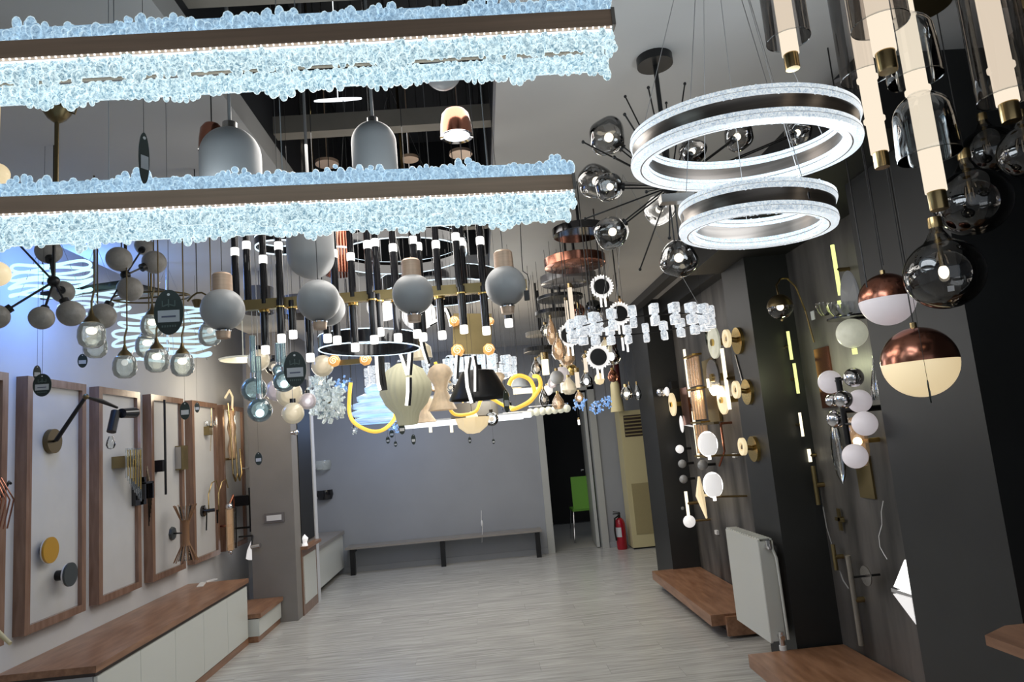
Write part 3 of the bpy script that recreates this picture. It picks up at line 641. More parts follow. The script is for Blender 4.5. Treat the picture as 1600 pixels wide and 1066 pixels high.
# opal globes with brass caps
def opal_ball(label, px, py, r, Y, cap, sl=1):
    p = W(px, py, Y); R_ = S(r, p); t = T('opal_globe_pendant', label, 'pendant lamp', p, 'grey opal globes in front of the rod chandelier')
    part(t, 'globe', G().sph(p, R_, 36), 'opal_off')
    if cap: part(t, 'top_cap', G().lathe(p, [(.001, R_*1.75), (R_*.38, R_*1.75), (R_*.46, R_*1.66), (R_*.48, R_*.8), (.001, R_*.8)], 22), 'brass_brushed'); cord(t, V(p, R_*1.9), r=.0015)
    else: cord(t, V(p, R_*.98), r=.0015)
    part(t, 'bottom_ring', G().lathe(p, [(R_*.30, -R_*1.02), (R_*.36, -R_*1.02), (R_*.36, -R_*1.06), (R_*.30, -R_*1.06)], 22, closed=True), 'chrome')
    for k in range(5): a = .4 + k*1.26; q = p + Vector((R_*.30*math.cos(a), R_*.30*math.sin(a), 0)); part(t, 'prong', G().cyl(V(q, -R_*1.04), V(q, -R_*.9), R_*.03, n=6), 'dark_chrome')
    part(t, 'lower_cup', G().lathe(p, [(R_*.34, -R_*1.06), (R_*.30, -R_*1.38), (.001, -R_*1.38)], 22), 'brass_brushed')
opal_ball('leftmost grey opal globe with a square brass cap above it', 348, 484, 33, 2.5, True)
opal_ball('grey opal globe below the big upright opal capsule', 498, 470, 33, 2.5, False)
opal_ball('middle grey opal globe with a bronze block cap, over the brass bar', 645, 460, 32, 2.5, True)
opal_ball('rightmost grey opal globe, brown cap, at the end of the brass bar', 790, 447, 32, 2.5, True)
q = W(557, 470, 2.75)
one('opal_globe', 'grey opal globe half hidden behind the one below the capsule', 'lamp shade', G().sph(W(511, 482, 2.75), S(28, q), 28), 'opal_off', W(511, 482, 2.75))
# hook cable by the rightmost globe
one('loose_plug', 'black cable with a small plug hooked beside the rightmost opal globe', 'cable', G().tube([W(*q, 2.45) for q in ((812, 330), (815, 400), (817, 424), (824, 429), (827, 440), (826, 456))], .0018, 6).box(W(823, 462, 2.45), (.018, .015, .035)), 'cord_black', W(823, 462, 2.45))
# big capsules
def capsule(label, px, ytop, ybot, r, Y):
    p = W(px, (ytop+ybot)/2, Y); R_ = S(r, p); h = max(.01, S((ybot-ytop)/2, p) - R_)
    t = T('opal_capsule_pendant', label, 'pendant lamp', p, 'large grey opal capsule pendants')
    pr = [(max(1e-4, R_*math.sin(a)), -h - R_*math.cos(a)) for a in [i*PI/20 for i in range(11)]] + [(max(1e-4, R_*math.sin(a)), h - R_*math.cos(a)) for a in [PI/2 + i*PI/20 for i in range(11)]]
    part(t, 'shade', G().lathe(p, pr, 40), 'opal_off')
    part(t, 'neck', G().cyl(V(p, h+R_*.93), V(p, h+R_*1.22), R_*.24), 'steel')
    cord(t, V(p, h+R_*1.2), 'cord_grey', .006, name='stem')
capsule('big grey opal capsule right under the lower crystal bar', 485, 318, 437, 36, 2.6)
capsule('grey opal egg-shaped shade between the two crystal bars, in the middle', 586, 188, 320, 35, 2.2)
capsule('widest grey opal dome between the two crystal bars, at the left', 361, 198, 330, 46, 2.1)
capsule('grey opal shade peeping out below the upper crystal bar', 690, 40, 142, 29, 2.2)
# copper spotlight pendants
def copper_cup(label, px, py, Y, r, h, tiltx=0):
    p = W(px, py, Y); R_ = S(r, p); H = S(h, p); t = T('copper_cup_pendant', label, 'pendant lamp', p, 'copper cup pendants')
    part(t, 'cup', G().lathe(p, [(.001, H*.5), (R_*.6, H*.48), (R_*.88, H*.3), (R_, -H*.1), (R_*1.05, -H*.5)], 32), 'copper')
    part(t, 'rim', G().lathe(p, [(R_*1.05, -H*.5), (R_*1.08, -H*.53), (R_*.86, -H*.5), (R_*.84, -H*.45)], 32, closed=True), 'chrome')
    part(t, 'light_disc', G().cyl(V(p, -H*.49), V(p, -H*.46), R_*.86, n=28), 'led_cool'); cord(t, V(p, H*.5))
copper_cup('copper cup pendant with a lit pinkish disc, right of the opal egg shade', 712, 192, 2.4, 24, 44)
copper_cup('shiny copper cup half hidden behind the wide opal dome', 331, 214, 2.3, 19, 42)
# brass ceiling fitting at the left
p = W(89, 172, 2.0); t = T('brass_ceiling_lamp', 'old brass bowl-shaped ceiling fitting with a rod at the upper left', 'ceiling lamp', p)
r = S(21, p); part(t, 'bowl', G().lathe(p, [(.001, -r*1.05), (r*.2, -r), (r*.6, -r*.7), (r*.95, -r*.15), (r, .0), (r*.9, r*.35), (r*.2, r*.5), (.001, r*.5)], 30), 'old_brass')
part(t, 'stem', G().cyl(V(p, -r), (p.x, p.y, W(86, 300, 2.0).z), S(3.2, p)), 'old_brass'); cord(t, V(p, r*.4), 'old_brass', .004, name='ceiling_rod')
part(t, 'side_arm', G().tube([p + Vector((r*.5, 0, 0)), p + Vector((r*1.3, 0, -r*.4)), p + Vector((r*1.45, 0, r*.1)), p + Vector((r*1.2, 0, r*.6))], .003, 6), 'old_brass')
# rods, rail and disc lamps in the slot
p = W(605, 205, 3.4); q0 = W(412, 232, 3.4); q1 = W(806, 186, 3.4)
t = T('hanging_rail', 'pale timber rail hanging across the black ceiling slot', 'rail', (0, 3.4, q0.z)); zr = (q0.z+q1.z)/2
part(t, 'rail', G().bx((q0.x, 3.38, CEIL-.10), (q1.x, 3.45, CEIL-.04)) if zr > CEIL-.02 else G().bx((q0.x, 3.38, zr-.03), (q1.x, 3.44, zr+.03)), 'wood_beam')
for x in (q0.x+.05, q1.x-.05): part(t, 'hanger', G().cyl((x, 3.41, min(zr, CEIL-.05)), (x, 3.41, CEIL), .006), 'steel')
for k, (px, m_, rr) in enumerate(((472, 'steel', .007), (487, 'brass', .006), (580, 'steel', .007), (585, 'cord_grey', .006), (612, 'steel', .006), (626, 'brass', .006), (760, 'cord_grey', .003), (705, 'cord_black', .002), (735, 'cord_black', .002), (655, 'cord_black', .002), (432, 'cord_black', .003), (446, 'cord_black', .002), (540, 'cord_black', .002), (498, 'cord_black', .002), (512, 'cord_black', .002), (560, 'cord_black', .002), (668, 'cord_grey', .002), (693, 'cord_black', .0025), (720, 'cord_grey', .002), (745, 'cord_black', .003))):
    p = W(px, 230, 3.0 + .05*(k % 4)); b = W(px, 400, 3.0 + .05*(k % 4))
    one('hanging_rod', 'thin %s %s in the ceiling slot, %s' % ({'steel': 'steel', 'brass': 'brass', 'cord_grey': 'grey', 'cord_black': 'black'}[m_], 'rod' if rr > .005 else 'cable',
        ['leftmost but three', 'second from left of the thick ones', 'just left of the egg shade', 'touching the egg shade', 'just right of the egg shade', 'right of the egg shade', 'nearest the right edge', 'left of the copper cup', 'right of the copper cup', 'halfway to the copper cup',
         'leftmost', 'second from the left', 'left of centre', 'before the brass one', 'after the brass one', 'near the centre', 'beyond the centre', 'third from the right', 'behind the copper cup', 'second from the right'][k]), 'cable' if rr < .005 else 'rod', G().cyl((p.x, p.y, b.z if k > 6 else W(px, 320, p.y).z), (p.x, p.y, top_at(p)), rr, n=8), m_, p, 'rods and cables hanging from the ceiling slot')
p = W(528, 156, 3.0); one('flat_led_pendant', 'thin flat light panel glowing white inside the black slot', 'pendant lamp', G().lathe(p, [(.001, -.003), (S(37, p), -.003), (S(37, p), .003), (.001, .003)], 32, sy=.12).cyl(p, (p.x, p.y, top_at(p)), .002, n=6), 'led_cool', p)
for k, (px, py, r, lb) in enumerate(((511, 257, 18, 'left one, above the lower crystal bar'), (720, 242, 18, 'right one, under the copper cup'), (640, 250, 14, 'middle one, beside the opal egg shade'))):
    p = W(px, py, 3.3); one('disc_canopy', 'small beige disc canopy in the slot, ' + lb, 'canopy', G().cyl(p, V(p, .015), S(r, p), n=28).cyl(p, (p.x, p.y, top_at(p)), .003, n=6), 'beige_fabric' if 0 else 'brass_brushed', p)

# ring lamps (black with LED edge)
def oval(g, c, a, b, r, R=None, n=48, a0=0, a1=2*PI):
    R = R if R is not None else Matrix.Identity(3); cl = abs(a1-a0-2*PI) < 1e-6
    pts = [Vector(c) + R @ Vector((a*math.cos(a0+(a1-a0)*i/n), b*math.sin(a0+(a1-a0)*i/n), 0)) for i in range(n if cl else n+1)]
    g.tube(pts, r, 6, closed=cl); return g
def led_ring(label, px, py, Y, hw, hgt, group, m='led_strip', tilt=(0, 0)):
    p = W(px, py, Y); a = S(hw, p); h = S(hgt, p); R = Euler((tilt[0], tilt[1], 0)).to_matrix()
    t = T('led_ring_pendant', label, 'pendant lamp', p, group)
    part(t, 'ring_band', G().lathe(p, [(a, -h/2), (a, h/2), (a*.975, h/2), (a*.975, -h/2)], 64, R, closed=True), 'black_gloss')
    part(t, 'lower_led_line', oval(G(), p + R @ Vector((0, 0, -h/2)), a*.99, a*.99, S(1.2, p), R), m)
    part(t, 'upper_led_line', oval(G(), p + R @ Vector((0, 0, h/2)), a*.99, a*.99, S(1.2, p), R), m)
    for k in range(3):
        q = p + R @ Vector((a*math.cos(k*2.1+.5), a*math.sin(k*2.1+.5), h/2)); part(t, 'suspension_wire', G().cyl(q, (p.x, p.y, top_at(p)), .001, n=5), 'cord_grey')
led_ring('black ring lamp with bluish light edges, low under the brass bar', 578, 536, 3.25, 78, 20, 'black ring lamps with lit edges', tilt=(.0, .04))
led_ring('large black ring lamp high up just under the lower crystal bar', 625, 392, 4.1, 104, 20, 'black ring lamps with lit edges')
led_ring('black ring lamp between the opal globes, at bar height', 690, 448, 5.0, 96, 22, 'black ring lamps with lit edges')
led_ring('small black ring lamp at the left behind the opal capsule', 440, 380, 3.8, 40, 14, 'black ring lamps with lit edges')
# tall tassel lamp and chrome bowl behind the capsule
p = W(531, 430, 3.5); t = T('tassel_lamp', 'brown fringed drum lamp with pinkish light behind the rod chandelier', 'pendant lamp', p)
g = G(); R_ = S(20, p)
for k in range(26): a = k*2*PI/26; g.cyl((p.x+R_*math.cos(a), p.y+R_*math.sin(a), p.z), (p.x+R_*math.cos(a), p.y+R_*math.sin(a), min(CEIL-.03, p.z+S(80, p))), .006, n=6)
part(t, 'fringe', g, 'copper', kind='stuff'); part(t, 'light_disc', G().cyl(V(p, S(38, p)), V(p, S(41, p)), S(22, p), n=28), 'opal_pink'); cord(t, p)

# ------------------------------------------------ left molecular chandeliers with sand balls
def molecule(label, hubpx, Y, balls, arms_extra=()):
    h = W(*hubpx, Y); t = T('globe_cluster_chandelier', label, 'chandelier', h, 'dark branch chandeliers with sand-coloured globes')
    part(t, 'hub', G().sph(h, .022, 14), 'black_metal'); part(t, 'stem', G().cyl(h, (h.x, h.y, top_at(h)), .006), 'black_metal')
    for k, (px, py, r, dy) in enumerate(balls):
        p = W(px, py, Y+dy); R_ = S(r, p); v = (p-h).normalized()
        a = part(t, 'arm', G().cyl(h, p - v*R_, .0042, n=6), 'black_metal')
        part(a, 'socket', G().cyl(p - v*R_*1.3, p - v*R_*.8, R_*.35, n=12), 'black_metal')
        part(t, 'globe', G().sph(p, R_, 26), 'opal_sand', 'sand-coloured frosted globe')
molecule('branch chandelier with sand globes at the far left, before the blue glow', (84, 440), 2.6, ((76, 393, 19, .1), (65, 497, 18, -.1), (111, 490, 20, 0), (98, 456, 17, .25), (-6, 495, 19, -.1), (20, 372, 14, .2)))
molecule('branch chandelier with sand globes just left of the large price tag', (196, 430), 3.1, ((186, 405, 19, -.1), (241, 410, 18, .1), (203, 452, 19, 0), (160, 494, 20, -.1), (225, 385, 14, .3)))
p = W(-6, 428, 2.2); one('warm_globe', 'warm cream glowing globe cut off by the left edge', 'lamp shade', G().sph(p, S(20, p), 28).cyl(V(p, S(20, p)), (p.x, p.y, top_at(p)), .002, n=6), 'opal_warm', p)
p = W(-4, 272, 2.2); one('warm_globe', 'peach globe just showing at the left edge above the lower crystal bar', 'lamp shade', G().sph(p, S(17, p), 24).cyl(V(p, S(17, p)), (p.x, p.y, top_at(p)), .002, n=6), 'opal_warm', p)
# brass lamp with bulb-shaped glass on curved arms
def seeded(label, px, py, r, Y, lit, cap=True):
    p = W(px, py, Y); R_ = S(r, p); t = T('seeded_glass_shade', label, 'pendant lamp', p, 'seeded glass barrel shades with brass caps')
    part(t, 'glass', G().lathe(p, [(.001, -R_*1.12), (R_*.5, -R_*1.08), (R_*.86, -R_*.8), (R_, -R_*.3), (R_*.98, R_*.3), (R_*.82, R_*.75), (R_*.5, R_*.95), (R_*.4, R_*1.0)], 28), 'bell_seeded')
    if lit: part(t, 'bulb', G().sph(V(p, R_*.25), R_*.32, 14, (1.25, 1.25, .9)), 'bulb_hot')
    else: part(t, 'bulb', G().sph(V(p, R_*.3), R_*.28, 12), 'opal_white')
    part(t, 'brass_cap', G().lathe(p, [(R_*.62, R_*.88), (R_*.5, R_*1.15), (R_*.22, R_*1.45), (R_*.1, R_*1.9), (.001, R_*1.95)], 18), 'old_brass')
    q = part(t, 'arm', G().tube([V(p, R_*1.9), V(p, R_*2.6), (p.x+.01, p.y, p.z+R_*3.4)], .004, 6), 'old_brass')
    part(t, 'stem', G().cyl((p.x+.01, p.y, p.z+R_*3.3), (p.x+.01, p.y, top_at(p)), .003, n=6), 'old_brass')
seeded('unlit seeded glass barrel shade with brass cap, lowest at the left', 195, 572, 17.5, 3.0, False)
seeded('lit seeded glass shade, right of the unlit one', 245, 562, 18, 3.0, True)
seeded('lit seeded glass shade at the right end of the row, below the price tag', 285, 569, 17.5, 3.2, True)
seeded('lit seeded glass shade at the left end, high under the sand globes', 143, 522, 20, 2.9, True)
seeded('dim seeded glass shade tucked behind the left lit one', 149, 541, 17, 3.3, False)
seeded('seeded glass shade behind the large price tag', 238, 508, 17, 3.3, True)
seeded('seeded glass shade half hidden left of the second lit one', 230, 540, 17, 3.5, True)
seeded('faint seeded glass shade just left of the leftmost opal globe', 328, 522, 17, 3.4, False)
p = W(236, 465, 3.55); t = T('brass_arm_chandelier', 'brass arm ring carrying the seeded glass shades, behind the price tag', 'chandelier', p)
part(t, 'arm_ring', oval(G(), p, .19, .12, .005), 'old_brass'); part(t, 'stem', G().cyl(p, (p.x, p.y, top_at(p)), .006), 'old_brass'); part(t, 'spoke', G().cyl(p + Vector((-.19, 0, 0)), p + Vector((.19, 0, 0)), .005, n=6), 'old_brass')
p = W(308, 470, 2.9); t = T('brass_arm_lamp', 'curved dark brass arm with small cup left of the leftmost opal globe', 'pendant lamp', p)
part(t, 'curved_arm', G().tube([p + Vector((-.04+.02*k, 0, .035*math.sin(k*PI/5))) for k in range(6)], .004, 6), 'old_brass'); part(t, 'cup', G().lathe(p, [(.001, -.03), (.012, -.028), (.022, 0), (.018, .004)], 16), 'old_brass'); cord(t, V(p, .035))
# ribbon LED lamps in the cove
def ribbon(label, px, py, Y, hw, n, dz, m, seed):
    rnd = random.Random(seed); p = W(px, py, Y); a = S(hw, p); t = T('led_ribbon_chandelier', label, 'chandelier', p, 'stacked ribbon light chandeliers over the left wall')
    for k in range(n):
        z = S(dz*(k-(n-1)/2), p); s = 1 - .28*abs(k-(n-1)/2)/n*2*rnd.uniform(.3, 1)
        g = G(); pts = []
        for i in range(48):
            th = 2*PI*i/48; pts.append(p + Vector((a*s*math.cos(th), a*.28*s*math.sin(th), z + S(3.5, p)*math.sin(3*th+k))))
        g.tube(pts, S(2.4, p), 6, closed=True); part(t, 'ribbon_loop', g, m, 'wavy glowing ribbon')
    part(t, 'stem', G().cyl(V(p, S(-dz*n/2, p)), (p.x, p.y, top_at(p)), .008), 'chrome')
    for k in range(4): a_ = k*PI/2+.4; part(t, 'wire', G().cyl(p + Vector((a*.7*math.cos(a_), a*.4*math.sin(a_), S(-dz*n/2, p))), (p.x, p.y, (CEIL if p.x > -2.25 else 3.2)-.02), .0012, n=5), 'chrome')
ribbon('cyan ribbon light chandelier at the far left over the blue wall', 80, 437, 3.35, 66, 4, 14, 'led_cyan', 1)
ribbon('white ribbon light chandelier behind the large price tag', 262, 524, 4.25, 84, 6, 14, 'led_ribbon', 2)
ribbon('bluish ribbon light chandelier left of the seeded shades', 150, 472, 3.75, 56, 3, 14, 'led_ribbon', 3)
t = T('track_light', 'black ceiling track section with bend above the left wall', 'track light', W(160, 450, 3.5))
z = W(170, 447, 3.5).z; pts = [WZ(66, 463, z), WZ(190, 445, z), WZ(262, 460, z)]
for a, b in zip(pts, pts[1:]):
    v = b-a; part(t, 'track', G().box((a+b)/2, (v.length, .025, .04), Matrix.Rotation(math.atan2(v.y, v.x), 3, 'Z')), 'black_gloss')
for p in pts[:2]: part(t, 'hanger', G().cyl(p, (p.x, p.y, 3.2 if p.x < -2.25 else CEIL), .003, n=6), 'cord_black')
p = W(380, 562, 6.2); one('yellow_disc_lamp', 'pale yellow glowing disc lamp by the top of the taupe pilaster', 'pendant lamp', G().lathe(p, [(.001, -.03), (S(34, p), -.005), (S(36, p), .01), (.001, .03)], 32).cyl(p, (p.x, p.y, top_at(p)), .004, n=6), 'marble_glow', p)

# ------------------------------------------------ aqua and pearl globes
def glass_drop(label, px, py, r, Y, m, bulb, group, tube_up=0, bulbm='bulb_cool'):
    p = W(px, py, Y); R_ = S(r, p); t = T('glass_globe_pendant', label, 'pendant lamp', p, group)
    part(t, 'globe', G().lathe(p, ball_prof(R_, .28, PI-.001, 16) , 28), m)
    part(t, 'socket', G().cyl(V(p, R_*.9), V(p, R_*1.35), R_*.27), 'chrome' if tube_up else 'dark_chrome')
    if bulb: part(t, 'bulb', G().sph(V(p, -R_*.25 if tube_up else 0), R_*.34, 14), bulbm)
    if tube_up: part(t, 'glass_tube', G().cyl(V(p, R_*1.3), V(p, R_*1.3 + S(tube_up, p)), S(4.5, p)), 'aqua')
    cord(t, V(p, R_*1.3), 'cord_grey', .0016)
ga = 'aqua glass globes left of the centre'; gp = 'pearly glass globes left of the centre'
glass_drop('lowest aqua glass globe with a bright bulb', 406, 641, 19, 3.6, 'aqua', True, ga, 60)
glass_drop('unlit aqua glass globe just above the lowest one', 397, 609, 19.5, 3.7, 'aqua', False, ga, 60)
glass_drop('small blue glass globe in front of the pearly ones', 444, 596, 17, 3.5, 'aqua', True, ga, 45)
glass_drop('little clear blue glass ball above the small blue globe', 436, 579, 10, 3.6, 'aqua', True, ga, 30)
glass_drop('lowest pearly yellow globe', 458, 646, 17, 3.8, 'pearl', True, gp, 0, 'led_rod')
glass_drop('large pearly globe half behind the small blue one', 452, 616, 20, 3.9, 'pearl', True, gp, 0, 'led_rod')
glass_drop('pinkish pearly globe left behind the large pearly one', 432, 610, 17, 4.1, 'pearl_pink', False, gp, 0)
glass_drop('white oval pearly globe right of the price tag', 481, 627, 13, 3.9, 'pearl_pink', True, gp, 0, 'led_cool')
glass_drop('cream pearly globe high beside the aqua tubes', 404, 563, 17, 4.2, 'pearl', True, gp, 0, 'led_rod')
glass_drop('clear bubble globe between the cream and blue ones', 428, 573, 13, 4.3, 'clear', True, gp, 0, 'led_rod')
glass_drop('pale yellow globe right of the price tag top', 504, 572, 17, 4.2, 'pearl', True, gp, 0, 'led_rod')
# ------------------------------------------------ centre cluster
def burst(label, px, py, r, Y, m, n, seed, stuffm=None, name='crystal_cluster_lamp'):
    rnd = random.Random(seed); p = W(px, py, Y); R_ = S(r, p); t = T(name, label, 'pendant lamp', p); g = G(); g2 = G()
    for k in range(n):
        v = Vector((rnd.gauss(0, 1), rnd.gauss(0, 1), rnd.gauss(0, 1))).normalized()*R_*rnd.uniform(.35, 1)
        g.box(p+v, (R_*.26, R_*.1, R_*.2), Euler((rnd.uniform(0, 3), rnd.uniform(0, 3), rnd.uniform(0, 3))).to_matrix()); g2.cyl(p, p+v, .0015, n=4)
    part(t, 'crystal_leaves', g, m, kind='stuff'); part(t, 'branches', g2, 'chrome', kind='stuff'); part(t, 'core', G().sph(p, R_*.22, 10), stuffm or 'led_rod'); cord(t, p, r=.003); return t
burst('spiky grey crystal cluster lamp left of the yellow rope ring', 512, 630, 31, 4.6, 'grey_crystal', 170, 1, 'old_brass')
burst('smaller crystal cluster lamp above the spiky grey one', 500, 598, 22, 4.9, 'grey_crystal', 80, 2, 'led_warm')
burst('turquoise crystal cluster glowing behind the grey cluster', 536, 602, 15, 5.2, 'blue_crystal', 50, 3, 'led_cyan')
burst('small blue crystal lamp over the doorway, left of three', 905, 630, 13, 6.2, 'blue_crystal', 46, 4, 'black_metal')
burst('small blue crystal lamp over the doorway, middle of three', 932, 637, 12, 6.2, 'blue_crystal', 42, 5, 'black_metal')
burst('small blue crystal lamp over the doorway, right of three', 948, 629, 11, 6.2, 'blue_crystal', 40, 6, 'black_metal')
burst('blue crystal drops under the right end of the rope ring', 616, 668, 11, 5.6, 'blue_crystal', 34, 7, 'led_cyan')
burst('tiny white crystal drop lamp beside the yellow rope ring', 553, 673, 7, 5.0, 'grey_crystal', 24, 8, 'led_cool')
# striped ice shade inside the rope ring
p = W(590, 636, 5.1); t = T('ice_glass_shade', 'blue and white layered glass shade inside the yellow rope ring', 'pendant lamp', p); R_ = S(42, p)
for k, (r, z) in enumerate(((.45, .85), (.75, .45), (.95, .1), (1, -.25), (.95, -.6))):
    part(t, 'glass_tier', G().lathe(p, [(R_*r*.6, R_*z*.8+R_*.16), (R_*r, R_*z*.8+R_*.05), (R_*r*.98, R_*z*.8-R_*.1), (R_*r*.7, R_*z*.8-R_*.12)], 30), 'ice_shade')
cord(t, V(p, R_*.8))
# rope rings
def rope(label, pts, Y, r, cap=True):
    P_ = [W(x, y, Y + dy) for x, y, dy in pts]; t = T('rope_ring_lamp', label, 'pendant lamp', P_[0], 'yellow rope lights'); sm = []
    k = len(P_)
    for i in range(k-1):
        a, b, c, d = P_[max(0, i-1)], P_[i], P_[i+1], P_[min(k-1, i+2)]
        for u in range(6):
            s = u/6; sm.append(.5*((2*b) + (c-a)*s + (2*a-5*b+4*c-d)*s*s + (3*b-a-3*c+d)*s**3))
    sm.append(P_[-1]); part(t, 'rope', G().tube(sm, S(r, P_[0]), 8), 'rope_yellow')
    hi = max(sm, key=lambda v: v.z); cord(t, hi, r=.0012); return t
rope('big yellow rope ring hanging around the blue layered shade', ((548, 598, 0), (546, 620, 0), (546, 645, 0), (555, 662, -.05), (580, 674, -.1), (600, 671, -.05), (616, 655, .05), (617, 640, .1)), 4.6, 3)
rope('yellow rope loop draped over the olive drum shade', ((680, 566, 0), (694, 606, 0), (700, 632, 0), (712, 648, 0), (742, 644, 0), (752, 625, .05), (765, 622, .1), (788, 634, .1), (806, 638, 0)), 4.5, 2.6)
rope('double yellow rope loop left of the candle pendants', ((795, 602, 0), (800, 592, 0), (812, 587, 0), (828, 594, 0), (835, 612, 0), (830, 626, .05), (812, 636, .05), (800, 640, 0), (812, 636, -.05), (830, 625, -.05), (844, 605, -.05), (842, 590, -.05), (834, 588, 0)), 4.4, 3.2)
# olive ribbed shade
p = W(634, 610, 4.2); R_ = S(40, p); t = T('ribbed_fabric_pendant', 'olive ribbed balloon-shaped fabric pendant in the middle', 'pendant lamp', p)
pr = [(R_*.3, R_*1.05), (R_*.7, R_*.8), (R_*.98, R_*.25), (R_, -.1*R_), (R_*.8, -R_*.55), (R_*.48, -R_*.9), (R_*.40, -R_*1.25), (R_*.36, -R_*1.35)]
part(t, 'shade', G().lathe(p, pr, 96, ripple=.022, rn=24), 'olive_fabric', ang=80); part(t, 'top_ring', G().cyl(V(p, R_*1.05), V(p, R_*1.1), R_*.3, n=24), 'dark_disc'); cord(t, V(p, R_*1.1))
# hourglass shades
def hourglass(label, px, py, h, w_, Y, m='beige_fabric'):
    p = W(px, py, Y); H = S(h, p); R_ = S(w_, p); t = T('hourglass_pendant', label, 'pendant lamp', p, 'beige hourglass shades')
    part(t, 'shade', G().lathe(p, [(R_*.35, H), (R_*.7, H*.85), (R_*.9, H*.55), (R_*.5, H*.1), (R_*.42, -H*.15), (R_*.7, -H*.6), (R_, -H)], 48, ripple=.03, rn=12), m, ang=70)
    part(t, 'light', G().sph(V(p, -H*.5), R_*.3, 12), 'led_warm'); cord(t, V(p, H))
hourglass('beige hourglass shade right of the olive pendant', 689, 605, 36, 22, 4.4)
hourglass('peach pleated cone shade below the dark tag', 663, 640, 20, 18, 5.0)
hourglass('small beige shade right of the black cone', 779, 598, 16, 12, 4.9)
# black cone
p = W(748, 604, 4.1); R_ = S(47, p); t = T('black_cone_pendant', 'wide black cone pendant in the middle', 'pendant lamp', p)
part(t, 'shade', G().lathe(p, [(R_*.35, R_*.55), (R_*.55, R_*.5), (R_, -R_*.35), (R_*1.0, -R_*.42), (R_*.5, R_*.4)], 48), 'black_metal'); part(t, 'neck', G().cyl(V(p, R_*.52), V(p, R_*.72), R_*.15), 'black_metal'); cord(t, V(p, R_*.7))
# olive drum
p = W(741, 641, 5.12); R_ = S(37, p); t = T('drum_pendant', 'olive brown drum shade under the black cone', 'pendant lamp', p)
part(t, 'drum', G().lathe(p, [(R_, -R_*.28), (R_, R_*.28), (R_*.98, R_*.28), (R_*.98, -R_*.28)], 40, closed=True), 'wood_beam'); part(t, 'diffuser', G().cyl(V(p, -R_*.2), V(p, -R_*.17), R_*.96, n=36), 'opal_warm'); cord(t, p)
# warm shells under the drum
p = W(738, 660, 4.75); R_ = S(24, p); t = T('shell_pendant', 'glowing cream shell-shaped lamp under the olive drum', 'pendant lamp', p)
part(t, 'shell', G().lathe(p, [(R_*1.1, R_*.3), (R_*.9, -R_*.3), (R_*.4, -R_*.7), (.001, -R_*.75)], 36, ripple=.06, rn=9), 'opal_warm'); part(t, 'crown', G().sph(V(p, R_*.3), R_*.4, 16), 'opal_warm'); cord(t, V(p, R_*.5))
glass_drop('clear oval glass pendant right of the cream shell lamp', 768, 655, 11, 4.9, 'clear', True, gp, 0, 'led_rod')
# linear white lamp
p = W(632, 667, 5.6); q = W(817, 650, 5.6); t = T('linear_led_pendant', 'long thin glowing white linear lamp low across the middle', 'pendant lamp', (p+q)/2)
z = (p.z+q.z)/2; part(t, 'light_bar', G().bx((p.x, 5.58, z-.022), (q.x, 5.62, z+.022)), 'led_cool'); part(t, 'top_rail', G().bx((p.x, 5.575, z+.022), (q.x, 5.625, z+.035)), 'white_plastic')
for x in (p.x+.1, q.x-.1): part(t, 'suspension_wire', G().cyl((x, 5.6, z), (x, 5.6, top_at((x, 5.6))), .001, n=5), 'cord_grey')
for k, x in enumerate((673, 706)):
    s = W(x, 676, 5.3); part(t, 'small_light', G().cyl(s, V(s, .055), .012), 'led_warm')
# white bead chain lamp
t = T('bead_bar_lamp', 'row of glowing pale green glass beads over the doorway', 'pendant lamp', W(858, 641, 6.0))
for k in range(7):
    s = W(829 + k*9.4, 645 - k*1.1, 6.4); part(t, 'glass_bead', G().sph(s, S(6.4, s), 14), 'led_warm' if k == 9 else 'marble_glow')
a = W(826, 640, 6.4); b = W(888, 634, 6.4); part(t, 'bar', G().bx((a.x, 6.4, a.z+.02), (b.x, 6.42, a.z+.03)), 'chrome'); cord(t, ((a.x+b.x)/2, 6.41, a.z+.02))
# long white LED waves
def strip(label, pts, Y, r=2.6, m='led_white', back='black_metal'):
    P_ = [W(x, y, Y) for x, y in pts]; t = T('curved_led_strip', label, 'pendant lamp', P_[0], 'white curved light strips'); sm = []
    k = len(P_)
    for i in range(k-1):
        for u in range(5): sm.append(P_[i].lerp(P_[i+1], u/5))
    sm.append(P_[-1]); part(t, 'light_strip', G().tube(sm, S(r, P_[0]), 6), m); part(t, 'backing', G().tube([v + Vector((.012, .02, 0)) for v in sm], S(r*1.2, P_[0]), 6), back); cord(t, sm[0], r=.001)
strip('curved light strip hanging left of the olive pendant', ((588, 556), (589, 580), (591, 600), (594, 610)), 3.9)
strip('left branch of the Y-shaped light strip over the olive pendant', ((624, 550), (630, 566), (636, 586)), 3.8)
strip('right branch of the Y-shaped light strip over the olive pendant', ((640, 544), (639, 562), (637, 586)), 3.8)
strip('stem of the Y-shaped light strip over the olive pendant', ((637, 590), (637, 612), (635, 634)), 3.8)
strip('thin light strip right of the Y-shaped one', ((655, 520), (660, 545), (667, 568)), 3.8, 2)
strip('light strip running down the left of the black cone', ((713, 555), (712, 575), (711, 592)), 3.8, 2)
strip('longest curved light strip in front of the black cone', ((731, 558), (728, 580), (730, 605), (737, 630)), 3.8, 2.8)
strip('short curved light strip right of the longest one', ((738, 556), (742, 575), (742, 612)), 3.8, 2)
strip('slanting light strip beside the gold panel', ((704, 510), (701, 495), (696, 482), (684, 500), (668, 508)), 4.2, 2)
